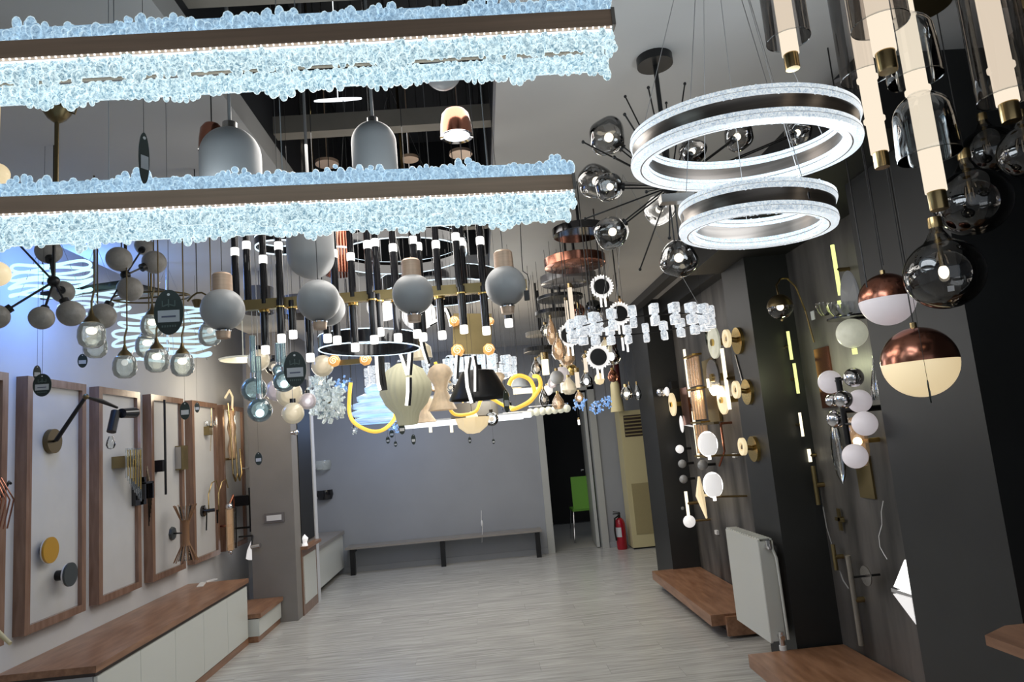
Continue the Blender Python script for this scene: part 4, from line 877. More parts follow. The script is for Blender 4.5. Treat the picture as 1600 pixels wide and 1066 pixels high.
p = W(597, 590, 3.95); one('dark_strip_lamp', 'dark curved strip right of the left light strip', 'pendant lamp', G().tube([W(596, 556, 3.95), W(597, 580, 3.95), W(601, 610, 3.95)], S(4.5, p), 8).cyl(W(596, 556, 3.95), (W(596, 556, 3.95).x, 3.95, top_at(p)), .001, n=5), 'black_metal', p)
# gold plate with rosettes
p = W(738, 522, 3.9); t = T('gold_panel_lamp', 'square gold panel lamp with four swirling amber rosettes', 'pendant lamp', p)
R = Matrix.Rotation(.08, 3, 'Y'); part(t, 'gold_plate', G().box(p, (S(60, p), .02, S(64, p)), R), 'gold_sheet')
def rosette(root, q, r):
    s = part(root, 'rosette', G().lathe(q, [(.001, -.02), (r*.35, -.018), (r*.6, -.008), (r, -.004), (r*1.02, .008), (.001, .012)], 24, Matrix.Rotation(PI/2, 3, 'X').inverted(), ripple=.05, rn=7), 'amber_rosette', 'glowing amber swirl')
    g = G(); pts = [q + Vector((r*.75*(1-i/30)*math.cos(i*.45), -.024, r*.75*(1-i/30)*math.sin(i*.45))) for i in range(28)]; g.tube(pts, r*.07, 5); part(s, 'swirl', g, 'led_warm')
for (px, py, r) in ((710, 502, 8), (715, 548, 10), (764, 546, 9), (766, 502, 6)): rosette(t, W(px, py, 3.86), S(r, p))
cord(t, V(p, S(30, p)))
p = W(545, 566, 4.0); t = T('gold_bar_lamp', 'narrow gold bar lamp with two orange rosettes under the ring lamp', 'pendant lamp', p)
part(t, 'gold_bar', G().box(p, (S(50, p), .02, S(8, p))), 'gold_sheet')
for (px, py, r) in ((522, 564, 9), (571, 562, 9)): rosette(t, W(px, py, 3.96), S(r, p))
cord(t, p)
# crystal cube rings
def cube_ring(label, c, a, b, n, Y, cw, ch, skip=(), tilt=(0, 0)):
    p = W(*c, Y); A_ = S(a, p); B_ = A_*b; R = Euler((tilt[0], tilt[1], 0)).to_matrix(); t = T('crystal_block_chandelier', label, 'chandelier', p, 'ring chandeliers of crystal blocks')
    part(t, 'ring', oval(G(), p, A_, B_, .003, R, 64), 'black_metal')
    w_ = S(cw, p); h = S(ch, p)
    for k in range(n):
        th = 2*PI*(k+.5)/n; q = p + R @ Vector((A_*math.cos(th), B_*math.sin(th), 0))
        g = G().box(V(q, h*.28), (w_, w_*.7, h*.5), Matrix.Rotation(th, 3, 'Z')).box(V(q, -h*.28), (w_*.92, w_*.6, h*.46), Matrix.Rotation(th+.1, 3, 'Z')).box(q, (w_*.6, w_*.5, h*.3), Matrix.Rotation(th, 3, 'Z'))
        bmesh.ops.bevel(g.b, geom=list(g.b.edges), offset=w_*.07, segments=1, affect='EDGES')
        part(t, 'crystal_block', g, 'cube_crystal', 'lit crystal block')
    for k in range(3): th = k*2.1; q = p + R @ Vector((A_*math.cos(th), B_*math.sin(th), 0)); part(t, 'suspension_wire', G().cyl(q, (p.x, p.y, top_at(p)), .0012, n=5), 'cord_grey')
cube_ring('larger ring of lit crystal blocks at the right, before the dark wall', (1000, 509), 108, .85, 22, 3.3, 16, 30)
cube_ring('ring of crystal blocks behind the olive pendant, low in the middle', (690, 582), 112, .8, 20, 5.7, 14, 26)
burst('dense bunch of crystal at the left end of the larger crystal block ring', 925, 512, 21, 3.35, 'cube_crystal', 110, 12, 'led_cool')
# stacked canopies with hanging cords
def canopy(label, px, py, hw, th, Y, m, drops, grp='round canopies hung with many cords'):
    p = W(px, py, Y); R_ = S(hw, p); t = T('multi_pendant_canopy', label, 'canopy', (p.x, p.y, p.z), grp); H = S(th, p)
    part(t, 'disc', G().lathe(p, [(.001, -H/2), (R_*.97, -H/2), (R_, -H/2+.004), (R_, H/2), (.001, H/2)], 44), m)
    part(t, 'ceiling_stem', G().cyl(p, (p.x, p.y, top_at(p)), .008), 'black_metal')
    for k, dl in enumerate(drops): a = k*2.4; q = p + Vector((R_*.8*math.cos(a), R_*.8*math.sin(a), 0)); part(t, 'cord', G().cyl(q, V(q, -S(dl, p)), .0022, n=5), 'cord_black')
    part(t, 'canopy_studs', G().cyl(p + Vector((R_*.5, -R_*.4, -H/2-.004)), p + Vector((R_*.5, -R_*.4, -H/2)), .008), 'chrome')
canopy('black topped chrome canopy, highest of the stack left of the starburst', 905, 362, 42, 12, 3.6, 'dark_chrome', (110, 130, 120, 95, 140, 90))
canopy('broad shiny copper canopy, second of the stack', 898, 410, 48, 14, 4.0, 'copper', (110, 150, 130, 90, 120, 100))
canopy('smoky grey canopy, third of the stack', 888, 437, 44, 12, 4.45, 'smoke_plate', (100, 90, 120, 80))
canopy('thin black ring canopy, fourth of the stack', 875, 466, 36, 5, 4.7, 'black_metal', (90, 70, 80, 60, 75))
canopy('thin black canopy, fifth of the stack', 866, 489, 30, 6, 5.0, 'black_metal', (60, 50, 70))
canopy('little brown canopy at the lower left of the stack', 843, 522, 22, 6, 5.6, 'wood_beam', (30, 24))
canopy('lowest black canopy of the stack', 848, 547, 30, 7, 5.9, 'black_metal', (30, 20, 40, 26))
# tear drops, candles and coins of the right cluster
def drop(label, px, py, r, h, Y, m='amber_glass', bulb='led_rod', grp='glass drops of the right-hand cluster'):
    p = W(px, py, Y); R_ = S(r, p); H = S(h, p); t = T('glass_drop_pendant', label, 'pendant lamp', p, grp)
    part(t, 'glass', G().lathe(p, [(.001, -H*.5), (R_*.6, -H*.46), (R_, -H*.22), (R_*.85, H*.1), (R_*.4, H*.4), (R_*.2, H*.55)], 24), m)
    part(t, 'bulb', G().sph(V(p, -H*.12), R_*.35, 10, (1, 1, 1.4)), bulb); part(t, 'socket', G().cyl(V(p, H*.45), V(p, H*.7), R_*.22, n=10), 'brass'); cord(t, V(p, H*.6), r=.0012)
drop('pinkish glass drop left of the black-centred coins', 873, 545, 12, 36, 4.4); drop('broad glass drop right of the candle lamp', 885, 555, 13, 34, 4.6)
drop('clear glass drop right of the lower coin lamp', 955, 553, 14, 36, 4.3, 'clear', 'led_white'); drop('narrow brown glass drop high left in the cluster', 862, 520, 9, 40, 4.6)
drop('grey glass drop at the left edge of the cluster', 838, 575, 9, 24, 5.0, 'smoke'); drop('small amber glass drop low in the cluster', 872, 628, 10, 24, 5.0)
drop('cream glass drop beside the little amber one', 889, 604, 12, 26, 4.8, 'pearl'); drop('clear faceted drop under the lower coin lamp', 916, 594, 11, 22, 4.6, 'clear', 'led_dot')
drop('slim smoky glass drop near the rope loops', 850, 622, 8, 26, 5.2, 'smoke'); drop('tall clear glass drop near the cluster top', 905, 500, 9, 40, 4.4, 'clear')
drop('clear glass drop hanging before the maroon pipe', 984, 612, 5, 22, 7.0, 'clear', 'led_dot'); drop('second clear drop right of the maroon pipe', 996, 613, 6, 24, 7.0, 'clear', 'led_dot')
def candle(label, px, y0, y1, r, Y, m='led_rod'):
    a = W(px, y0, Y); b = W(px + (y1-y0)*.02, y1, Y); t = T('candle_pendant', label, 'pendant lamp', b, 'slim light sticks of the right-hand cluster'); R_ = S(r, a)
    part(t, 'light_stick', G().cyl((a.x, a.y, b.z), a, R_, n=12), m); part(t, 'cap', G().cyl(a, V(a, R_*2), R_*1.15, n=12), 'brass'); cord(t, V(a, R_*2), r=.0012)
candle('tallest white light stick in the right-hand cluster', 890, 450, 525, 3.5, 3.9); candle('thinner white light stick left of the tallest', 884, 470, 530, 2.5, 4.1)
candle('short glowing stick over the doorway left', 901, 582, 606, 3.5, 4.9); candle('stubby warm stick in brass cup near the rope loops', 851, 562, 586, 5.5, 4.9, 'led_warm')
candle('warm short stick below the stubby one', 878, 598, 614, 3, 5.0, 'led_warm'); candle('bright stick just under the crystal block ring', 914, 560, 582, 3.0, 4.5)
candle('left one of the tiny white sticks by the wall corner', 972, 528, 548, 1.6, 4.2, 'led_white'); candle('right one of the tiny white sticks by the wall corner', 979, 528, 550, 1.6, 4.2, 'led_white')
candle('small lit stick over the dark doorway', 904, 656, 664, 1.6, 6.6, 'led_white')
def coin(label, px, py, r, Y):
    p = W(px, py, Y); R_ = S(r, p); Rx = Matrix.Rotation(PI/2, 3, 'X'); t = T('coin_lamp', label, 'pendant lamp', p, 'black discs with toothed white light rims')
    part(t, 'black_disc', G().cyl(p + Vector((0, -.006, 0)), p + Vector((0, .006, 0)), R_*.72, n=36), 'black_metal')
    part(t, 'light_rim', G().lathe(p, [(R_*.76, -.006), (R_, -.006), (R_, .006), (R_*.76, .006)], 40, Rx, closed=True), 'opal_white', 'toothed glowing rim', ang=30)
    g = G()
    for k in range(24): a = k*2*PI/24; g.box(p + Vector((R_*1.02*math.cos(a), -.004, R_*1.02*math.sin(a))), (R_*.12, .012, R_*.07), Matrix.Rotation(-a, 3, 'Y'))
    part(t, 'rim_teeth', g, 'led_white')
    part(t, 'side_sticks', G().cyl(p + Vector((-R_*.2, 0, -R_*.95)), p + Vector((-R_*.2, 0, -R_*1.9)), R_*.09, n=8).cyl(p + Vector((R_*.2, 0, -R_*.95)), p + Vector((R_*.2, 0, -R_*1.9)), R_*.09, n=8), 'led_white')
    part(t, 'backplate', G().cyl(p + Vector((0, .006, 0)), p + Vector((0, .01, 0)), R_*.5, n=24), 'gold'); cord(t, V(p, R_*.8), r=.004)
coin('black-centred coin lamp highest, above the crystal blocks', 940, 448, 17, 3.8); coin('black-centred coin lamp below the crystal block ring', 935, 558, 18, 4.2)
coin('black-centred coin lamp at the left of the crystal bunch', 889, 524, 17, 4.5); coin('black-centred coin lamp just right of the crystal bunch top', 968, 490, 17, 4.0)
for k, (px, py, r, m_, lb) in enumerate(((928, 482, 14, 'dark_chrome', 'dark chrome ball behind the highest coin lamp'), (950, 485, 15, 'smoke_plate', 'dark grey ball right of the chrome one'), (902, 486, 12, 'copper', 'copper ball near the candle sticks'), (870, 590, 11, 'opal_off', 'grey ball at the left of the cluster'),
        (878, 585, 12, 'opal_pink', 'pinkish white glowing ball in the cluster'), (889, 608, 9, 'opal_white', 'small white ball low in the cluster'), (893, 578, 9, 'gold', 'golden ball among the drops'), (845, 566, 9, 'opal_off', 'grey cylinder-topped ball near the rope loops'), (835, 588, 9, 'opal_off', 'grey ball right behind the rope loops'), (856, 610, 8, 'opal_white', 'white ball between rope loops and drops'))):
    p = W(px, py, 4.6 + .1*k); t = T('ball_pendant', lb, 'pendant lamp', p, 'small balls of the right-hand cluster'); part(t, 'ball', G().sph(p, S(r, p), 22), m_); part(t, 'cap', G().cyl(V(p, S(r*.95, p)), V(p, S(r*1.3, p)), S(3, p)), 'brass'); cord(t, V(p, S(r, p)), r=.0012)
p = W(812, 598, 5.2); t = T('grey_dome_pendant', 'small grey dome pendant inside the rope loop', 'pendant lamp', p); part(t, 'dome', G().lathe(p, [(S(14, p), -.03), (S(12, p), .0), (S(6, p), .04), (.001, .05)], 24), 'opal_off'); cord(t, V(p, .05))
p = W(970, 600, 6.5); one('cream_shade', 'cream bell-shaped shade by the dark red pipe', 'lamp shade', G().lathe(W(962, 615, 7.5), [(.075, -.2), (.055, -.02), (.05, .1), (.02, .16)], 24).cyl(W(962, 606, 7.5), (W(962, 606, 7.5).x, 7.5, CEIL), .003, n=5), 'ac_cream', W(962, 615, 7.5))
p = W(655, 545, 4.3); t = T('clear_bottle_pendant', 'beige glass bottle-shaped pendant over the hourglass shade', 'pendant lamp', p); part(t, 'glass', G().lathe(p, [(S(20, p), -S(16, p)), (S(18, p), S(2, p)), (S(9, p), S(10, p)), (S(7, p), S(18, p))], 28), 'pearl'); part(t, 'cap', G().cyl(V(p, S(18, p)), V(p, S(24, p)), S(5, p)), 'steel'); cord(t, V(p, S(20, p)))
for k, (px, py, lb) in enumerate(((600, 478, 'left of the middle opal globe'), (655, 492, 'right below the middle opal globe'))):
    p = W(px, py, 4.75); one('white_marble_shade', 'whitish marbled shade seen behind the black rods, ' + lb, 'lamp shade', G().sph(p, S(27, p), 28, (1, .6, .9)).cyl(p, (p.x, p.y, top_at(p)), .002, n=5), 'opal_white', p, 'white marbled shades behind the rods')
for k, (px, py, w_, h, lb) in enumerate(((405, 470, 22, 80, 'left'), (470, 480, 30, 60, 'middle'))):
    p = W(px, py, 4.6); one('grey_drum_shade', 'dark grey cylinder shade behind the rod chandelier, ' + lb + ' one', 'lamp shade', G().lathe(p, [(S(w_, p), -S(h/2, p)*.5), (S(w_, p), S(h/2, p)*.5), (.001, S(h/2, p)*.5)], 28).cyl(p, (p.x, p.y, top_at(p)), .003, n=5), 'smoke_plate', p)
p = W(752, 820, 9.2); one('loose_wire', 'small white wire end hanging low before the back wall', 'wire', G().tube([W(752, 798, 9.15), W(752, 812, 9.15), W(754, 822, 9.15), W(753, 848, 9.15)], .004, 6).sph(W(753, 818, 9.15), .02, 8, (.7, .7, 2)), 'white_plastic', p)
# ------------------------------------------------ left wall sconces
XB = -2.56
def onb(px, py, X=XB): return WX(px, py, X)
p = onb(78, 690); t = T('swing_arm_lamp', 'dark brown swing-arm wall lamp on the nearest full framed board', 'wall lamp', p)
part(t, 'wall_disc', G().cyl((XB, p.y, p.z), (XB+.03, p.y, p.z), .072, n=32), 'old_brass')
j0 = WX(88, 688, XB+.08); j1 = WX(134, 620, XB+.28); j2 = WX(183, 637, XB+.30)
part(t, 'base_pin', G().cyl((XB+.03, p.y, p.z), j0, .008), 'black_metal'); part(t, 'lower_arm', G().cyl(j0, j1, .013, .011), 'black_metal'); part(t, 'joint', G().sph(j1, .017, 12), 'old_brass')
part(t, 'upper_arm', G().tube([j1, j1.lerp(j2, .5) + Vector((0, 0, .005)), j2], .01, 8, rs=[.008, .014, .008]), 'black_metal')
h0 = WX(181, 643, XB+.30); h1 = WX(174, 675, XB+.30)
hd = part(t, 'lamp_head', G().cyl(h0, h1, .027, .027, 20), 'black_metal'); part(t, 'side_shade', G().cyl(WX(190, 646, XB+.33), WX(210, 645, XB+.33), .03, .034, 20), 'black_gloss')
bq = WX(173, 692, XB+.30); part(hd, 'clear_bulb', G().lathe(bq, [(.001, -.04), (.018, -.034), (.027, -.014), (.022, .012), (.011, .04)], 20), 'clear')
for nm, px, py, X_, r, m_, lb in (('disc_sconce', 77, 860, XB+.04, .073, 'yellow_disc', 'mustard yellow disc wall lamp low on the nearest framed board'), ('disc_sconce', 108, 898, XB+.07, .068, 'dark_disc', 'dark grey disc wall lamp low on the nearest framed board')):
    p = WX(px, py, X_); t = T(nm, lb, 'wall lamp', p, 'flat disc wall lamps')
    part(t, 'disc', G().cyl(p, p + Vector((.012, 0, 0)), r, n=40), m_); part(t, 'backing_ring', G().cyl(p - Vector((.012, 0, 0)), p, r*.93, n=40), 'white_plastic'); part(t, 'wall_mount', G().cyl((XB, p.y, p.z), (X_, p.y, p.z), .03, n=20), 'black_metal')
p = onb(186, 725); t = T('tube_sconce', 'gold wall lamp of hanging glass rods on the second framed board', 'wall lamp', p)
part(t, 'gold_band', G().bx((XB, p.y-.10, p.z-.03), (XB+.09, p.y+.10, p.z+.05)), 'gold_sheet')
for k in range(9): y_ = p.y-.1+k*.025; part(t, 'glass_rod', G().cyl((XB+.10, y_, p.z+.10), (XB+.10, y_, p.z-.10-.022*k), .008, n=8), 'clear')
for k in range(6): y_ = p.y-.09+k*.036; part(t, 'gold_rod', G().cyl((XB+.105, y_, p.z+.09), (XB+.105, y_, p.z-.09-.02*k), .004, n=6), 'gold')
p = onb(256, 705); t = T('bar_sconce', 'slim tall black bar wall lamp on the third framed board', 'wall lamp', p)
a = WX(257, 625, XB+.07); b = WX(259, 773, XB+.07); part(t, 'bar', G().cyl((a.x, a.y, b.z), a, .009), 'black_metal'); q = WX(254, 728, XB+.04); part(t, 'wall_box', G().bx((XB, a.y-.05, q.z-.045), (XB+.07, a.y+.02, q.z+.045)), 'black_metal')
p = onb(277, 716); t = T('box_sconce', 'little gold-green box wall lamp at the right of the third framed board', 'wall lamp', p); part(t, 'box', G().bx((XB, p.y-.04, p.z-.10), (XB+.06, p.y+.07, p.z+.10)), 'gold_sheet'); part(t, 'face', G().bx((XB+.0, p.y-.045, p.z-.09), (XB+.05, p.y-.04, p.z+.09)), 'steel')
p = onb(268, 834); t = T('sheaf_sconce', 'rust brown wheat-sheaf wall lamp low on the third framed board', 'wall lamp', p)
part(t, 'wall_plate', G().lathe(p, [(.001, .025), (.05, .02), (.055, 0)], 8, Matrix.Rotation(PI/2, 3, 'Y')), 'dark_disc'); part(t, 'arm', G().cyl(p, WX(289, 833, XB+.14), .006), 'black_metal')
c = WX(290, 833, XB+.15); part(t, 'waist', G().lathe(c, [(.035, -.10), (.028, -.06), (.027, .06), (.035, .10)], 18), 'rust')
for k in range(12):
    a_ = k*PI/6; u = Vector((math.cos(a_), math.sin(a_), 0)); part(t, 'stalk', G().cyl(c + u*.03 + Vector((0, 0, .09)), c + u*.085 + Vector((0, 0, .22)), .004, n=6), 'rust'); part(t, 'stalk', G().cyl(c + u*.03 + Vector((0, 0, -.09)), c + u*.09 + Vector((0, 0, -.22)), .004, n=6), 'rust')
part(t, 'inner_glass', G().cyl(V(c, .08), V(c, .21), .025, .05, 16), 'clear'); part(t, 'inner_glass', G().cyl(V(c, -.08), V(c, -.21), .025, .05, 16), 'clear')
def simple_sconce(name, label, px, py, f):
    p = onb(px, py); t = T(name, label, 'wall lamp', p); f(t, p); return t
def f1(t, p):
    part(t, 'backplate', G().bx((XB, p.y-.08, p.z-.10), (XB+.03, p.y+.08, p.z+.10)), 'dark_chrome')
    part(t, 'frame', G().bx((XB+.03, p.y-.07, p.z-.06), (XB+.09, p.y-.05, p.z+.06)).bx((XB+.03, p.y+.05, p.z-.06), (XB+.09, p.y+.07, p.z+.06)).bx((XB+.03, p.y-.07, p.z+.05), (XB+.09, p.y+.07, p.z+.065)), 'black_gloss')
    for k in range(7): part(t, 'blade', G().cyl((XB+.05, p.y+.05+.008*k, p.z+.18-.02*k), (XB+.06, p.y+.05+.008*k, p.z-.26+.03*k), .004, n=6), 'dark_chrome')
simple_sconce('blade_sconce', 'dark metal wall lamp with long blades at the right of the second framed board', 214, 768, f1)
def f2(t, p): part(t, 'clip', G().bx((XB, p.y-.04, p.z-.05), (XB+.05, p.y+.04, p.z+.03)), 'gold_sheet'); part(t, 'glass_cup', G().lathe(p + Vector((.05, 0, .04)), [(.02, -.02), (.045, 0), (.05, .04)], 16), 'clear'); part(t, 'chain', G().tube([p + Vector((.04, .05, .2)), p + Vector((.04, .03, -.05)), p + Vector((.04, .0, -.2))], .003, 5), 'brass')
simple_sconce('clip_sconce', 'small gold clip wall lamp with clear cup on the fourth framed board', 321, 672, f2)
def f3(t, p): 
    part(t, 'backplate', G().cyl(p, p + Vector((.02, 0, 0)), .05, n=24), 'dark_chrome'); part(t, 'arm', G().cyl(p, p + Vector((.1, .03, 0)), .016), 'dark_chrome')
    for s in (0, .09): part(t, 'hoop', G().tube([p + Vector((.05+s, .02, -.02)), p + Vector((.05+s, .02, .14)), p + Vector((.06+s, .08, .24)), p + Vector((.07+s, .15, .26)), p + Vector((.07+s, .2, .18))], .006, 6), 'brass')
    part(t, 'drop_rod', G().cyl(p + Vector((.04, 0, 0)), p + Vector((.04, -.02, -.17)), .006, n=6).cyl(p + Vector((.12, .03, 0)), p + Vector((.12, .03, -.12)), .007, n=6), 'dark_chrome')
simple_sconce('hoop_sconce', 'dark wall lamp with two brass hoops low on the fourth framed board', 316, 799, f3)
def f4(t, p):
    for k, y_ in enumerate((-.05, .06)): part(t, 'glass_cylinder', G().cyl(p + Vector((.12, y_, -.22)), p + Vector((.12, y_, .16)), .035-.01*k, n=20), 'amber_glass' if k == 0 else 'smoke'); 
    part(t, 'chrome_top', G().sph(p + Vector((.12, -.05, .18)), .035, 16), 'chrome'); part(t, 'scroll', G().tube([p + Vector((.12, -.05, .2)), p + Vector((.14, .0, .28)), p + Vector((.13, .05, .22)), p + Vector((.12, .06, .12))], .009, 8), 'copper'); part(t, 'bracket', G().cyl(p, p + Vector((.12, 0, 0)), .012), 'copper'); part(t, 'chrome_bottom', G().sph(p + Vector((.12, -.05, -.24)), .022, 12), 'chrome')
simple_sconce('glass_scroll_sconce', 'tall copper and glass cylinder wall lamp right of the fourth framed board', 342, 823, f4)
def f5(t, p):
    for s in (-.05, .07): part(t, 'loop', G().tube([p + Vector((.06, s, .55)), p + Vector((.08, s, .2)), p + Vector((.09, s, -.15)), p + Vector((.09, s+.06, -.22)), p + Vector((.09, s+.12, -.15)), p + Vector((.08, s+.12, .1))], .009, 8), 'brass')
    part(t, 'swan_neck', G().tube([p + Vector((.05, -.1, .60)), p + Vector((.07, -.03, .68)), p + Vector((.07, .05, .62)), p + Vector((.06, .06, .5))], .01, 8), 'opal_warm'); part(t, 'crystal_stem', G().lathe(p + Vector((.07, .0, .2)), [(.03, -.2), (.045, -.1), (.025, 0), (.045, .1), (.03, .2), (.045, .28)], 14), 'amber_glass'); part(t, 'bracket', G().cyl(p, p + Vector((.09, 0, 0)), .012), 'brass')
simple_sconce('loop_sconce', 'brass looped wall lamp on the farthest framed board', 352, 718, f5)
def f6(t, p): part(t, 'shade', G().lathe(p + Vector((.22, 0, 0)), [(.001, .10), (.05, .09), (.10, -.02), (.115, -.10), (.10, -.11)], 26), 'opal_white'); part(t, 'neck', G().cyl(p + Vector((.22, 0, .1)), p + Vector((.22, 0, .24)), .022), 'black_metal'); part(t, 'arm', G().cyl(p + Vector((0, 0, .2)), p + Vector((.22, 0, .2)), .01), 'black_metal')
simple_sconce('bell_sconce', 'white glass bell wall lamp at the far end over the long bench', 368, 858, f6)
def f7(t, p): part(t, 'box', G().bx((XB, p.y-.1, p.z-.05), (XB+.16, p.y+.07, p.z+.05)), 'black_metal'); part(t, 'rod', G().cyl(p + Vector((.14, 0, -.32)), p + Vector((.14, 0, .12)), .008), 'black_metal'); part(t, 'glass_cup', G().lathe(p + Vector((.25, 0, .08)), [(.03, -.03), (.055, 0), (.06, .05)], 16), 'bell_seeded')
simple_sconce('black_box_sconce', 'square black wall lamp with glass cup on the farthest framed board', 368, 783, f7)
def f8(t, p): part(t, 'glass_cup', G().lathe(p + Vector((.2, 0, 0)), [(.04, -.05), (.06, 0), (.06, .04), (.04, .05)], 16), 'opal_white'); part(t, 'arm', G().cyl(p, p + Vector((.2, 0, 0)), .008), 'chrome')
simple_sconce('cup_sconce', 'small white cup wall lamp high on the farthest framed board', 372, 733, f8)
p = onb(12, 775, -2.40); t = T('copper_wire_lamp', 'copper wire wall lamp cut off by the left edge of the picture', 'wall lamp', p)
for k in range(7): part(t, 'copper_wire', G().tube([p + Vector((-.1, -.02*k, .05)), p + Vector((.0, -.05-.02*k, .09)), p + Vector((.03, -.03*k, -.02)), p + Vector((.0, -.03*k, -.16))], .004, 6), 'copper')
part(t, 'arm', G().tube([p + Vector((-.15, .14, -.05)), p + Vector((-.06, .1, .07)), p + Vector((0, .02, .06))], .007, 6), 'black_metal')
p = onb(8, 1000, -2.5); one('wooden_lamp_tip', 'pale wooden pointed tip at the left edge above the bench', 'lamp part', G().cyl(WX(-6, 985, -2.5), WX(16, 1006, -2.4), .012, .009), 'yellow_disc' if 0 else 'ac_cream', p)
q = WZ(315, 911, .55); one('crumpled_plastic', 'small crumpled clear plastic lying on the bench top', 'wrapper', G().box((q.x+.0, q.y, .537), (.05, .22, .006), Matrix.Rotation(.25, 3, 'Z')).box((q.x+.02, q.y+.14, .540), (.04, .12, .008), Matrix.Rotation(-.4, 3, 'Z')), 'white_plastic', (q.x, q.y, .537))
# lamps on pilaster flank and rear-left wall
for k, (px, py, m_, lb) in enumerate(((393, 855, 'chrome', 'chrome spotlight on the taupe pilaster, just above the bench'), )):
    p = W(px, py, 6.85); t = T('spot_sconce', lb, 'wall lamp', p); part(t, 'head', G().cyl(p, p + Vector((.09, -.02, .01)), .022), 'chrome'); part(t, 'arm', G().cyl(p + Vector((-.13, .04, .1)), p + Vector((0, .04, .1)), .008).cyl(p + Vector((0, .04, .1)), p, .008), 'black_metal')
for k, (px, py, lb) in enumerate(((508, 686, 'top'), (505, 727, 'middle'), (508, 773, 'bottom'))):
    p = WX(px, py, -2.12); t = T('corner_sconce', 'small glass wall lamp in the far left corner, %s of three' % lb, 'wall lamp', p, 'glass wall lamps in the far left corner')
    part(t, 'glass', G().lathe(p, [(.03, -.07), (.09, -.06), (.11, .0), (.10, .06)], 18), 'bell_seeded' if k != 2 else 'black_gloss'); part(t, 'arm', G().cyl((-2.4, p.y, p.z-.03), V(p, -.04), .012), 'chrome'); part(t, 'backplate', G().bx((-2.4, p.y-.05, p.z-.1), (-2.38, p.y+.05, p.z+.1)), 'chrome')
p = W(462, 676, 7.4); p = WX(462, 676, -1.82); one('small_spot', 'little silver spotlight on the black pilaster panel', 'wall lamp', G().cyl((-1.86, p.y, p.z), p, .02).sph(p, .03, 12), 'chrome', p)
p = WX(466, 822, -1.8); one('glass_knob_lamp', 'tiny white lamp standing on the ledge under the black panel', 'lamp', G().lathe((p.x-.045, 7.16, .65), [(.001, 0), (.03, 0), (.02, .03), (.035, .07), (.001, .11)], 16), 'opal_white', (p.x-.045, 7.16, .65))
# ------------------------------------------------ right wall lamps
def stick(label, pts, X, r, m, name='led_tube_sconce', grp=None):
    a = WX(*pts[0], X); b = WX(*pts[1], X); t = T(name, label, 'wall lamp', a, grp); ym = (a.y+b.y)/2
    part(t, 'tube', G().cyl((X, ym, b.z), (X, ym, a.z), r, n=12), m); part(t, 'mount', G().cyl((X, ym, (a.z+b.z)/2), (XW if not (4.1 < ym < 4.5 or ym < 2.88) else XP, ym, (a.z+b.z)/2), r*1.1, n=10), 'brass'); return t
gy = 'yellow-white light tubes on the right wall'
stick('upper part of the tall thin light tube on the far right panel', ((1067, 547), (1080, 620)), 1.86, .012, 'led_warm', grp=gy)
stick('lower part of the tall thin light tube on the far right panel', ((1082, 643), (1092, 716)), 1.86, .012, 'led_warm', grp=gy)
stick('long vertical light tube beside the disc lamps on the far right panel', ((1127, 545), (1141, 640)), 1.80, .014, 'led_warm', grp=gy)
stick('short light tube with ball low on the far right panel', ((1070, 768), (1077, 806)), 1.80, .014, 'led_warm', grp=gy)
stick('greenish light tube high on the near panel behind the rings', ((1302, 382), (1311, 462)), 1.90, .010, 'led_yellow', grp=gy)
stick('greenish broken light tube under the marbled plates', ((1311, 470), (1315, 498)), 1.88, .009, 'led_yellow', grp=gy)
stick('short light tube just above the gold bar on the near panel', ((1262, 702), (1268, 722)), 1.93, .010, 'led_warm', grp=gy)
stick('gold bar hanging on the near panel', ((1264, 728), (1285, 790)), 1.92, .013, 'gold_sheet', 'gold_bar_sconce')
stick('second shorter gold bar lower on the near panel', ((1298, 850), (1310, 892)), 1.92, .012, 'gold_sheet', 'gold_bar_sconce')
stick('long bronze strip leaning down the near panel', ((1323, 868), (1348, 1010)), 1.92, .014, 'wood_beam', 'bronze_strip')
one('wall_wire', 'thin grey wire joining the two gold bars on the near panel', 'wire', G().tube([WX(1286, 792, 1.94), WX(1292, 825, 1.94), WX(1300, 852, 1.94)], .003, 6).tube([WX(1312, 892, 1.94), WX(1318, 908, 1.94), WX(1326, 920, 1.94)], .004, 6), 'cord_grey', WX(1290, 815, 1.94))
one('wall_wire', 'wavy white loose wire sticking out of the near panel', 'wire', G().tube([WX(x, y, 1.93) for x, y in ((1380, 783), (1377, 800), (1378, 820), (1373, 838), (1375, 855), (1381, 866), (1386, 874))], .0022, 6), 'white_plastic', WX(1378, 820, 1.93))
p = WX(1077, 815, 1.78); t = T('ball_sconce', 'white glowing ball at the end of the short light tube', 'wall lamp', p); part(t, 'ball', G().sph(p, S(9.5, p), 22), 'opal_white'); part(t, 'mount', G().cyl(p, (XW, p.y, p.z), .01), 'brass')
for k, (px, py, r, lb) in enumerate(((1062, 702, 6.5, 'highest'), (1066, 725, 6.5, 'second'), (1068, 749, 6.5, 'third'), (1065, 794, 6.5, 'sixth'), (1063, 817, 6, 'lowest'), (1061, 773, 7, 'fourth, longish'), (1098, 727, 8, 'separate larger'))):
    p = WX(px, py, 1.86); t = T('ball_sconce', 'small ball wall lamp, %s in the far column of balls' % lb, 'wall lamp', p, 'small ball wall lamps'); part(t, 'ball', G().sph(p, S(r, p), 18, (1, 1.0, 1)), 'opal_off' if k != 0 else 'opal_white'); part(t, 'mount', G().cyl(p, (XW, p.y, p.z), .012), 'black_metal')
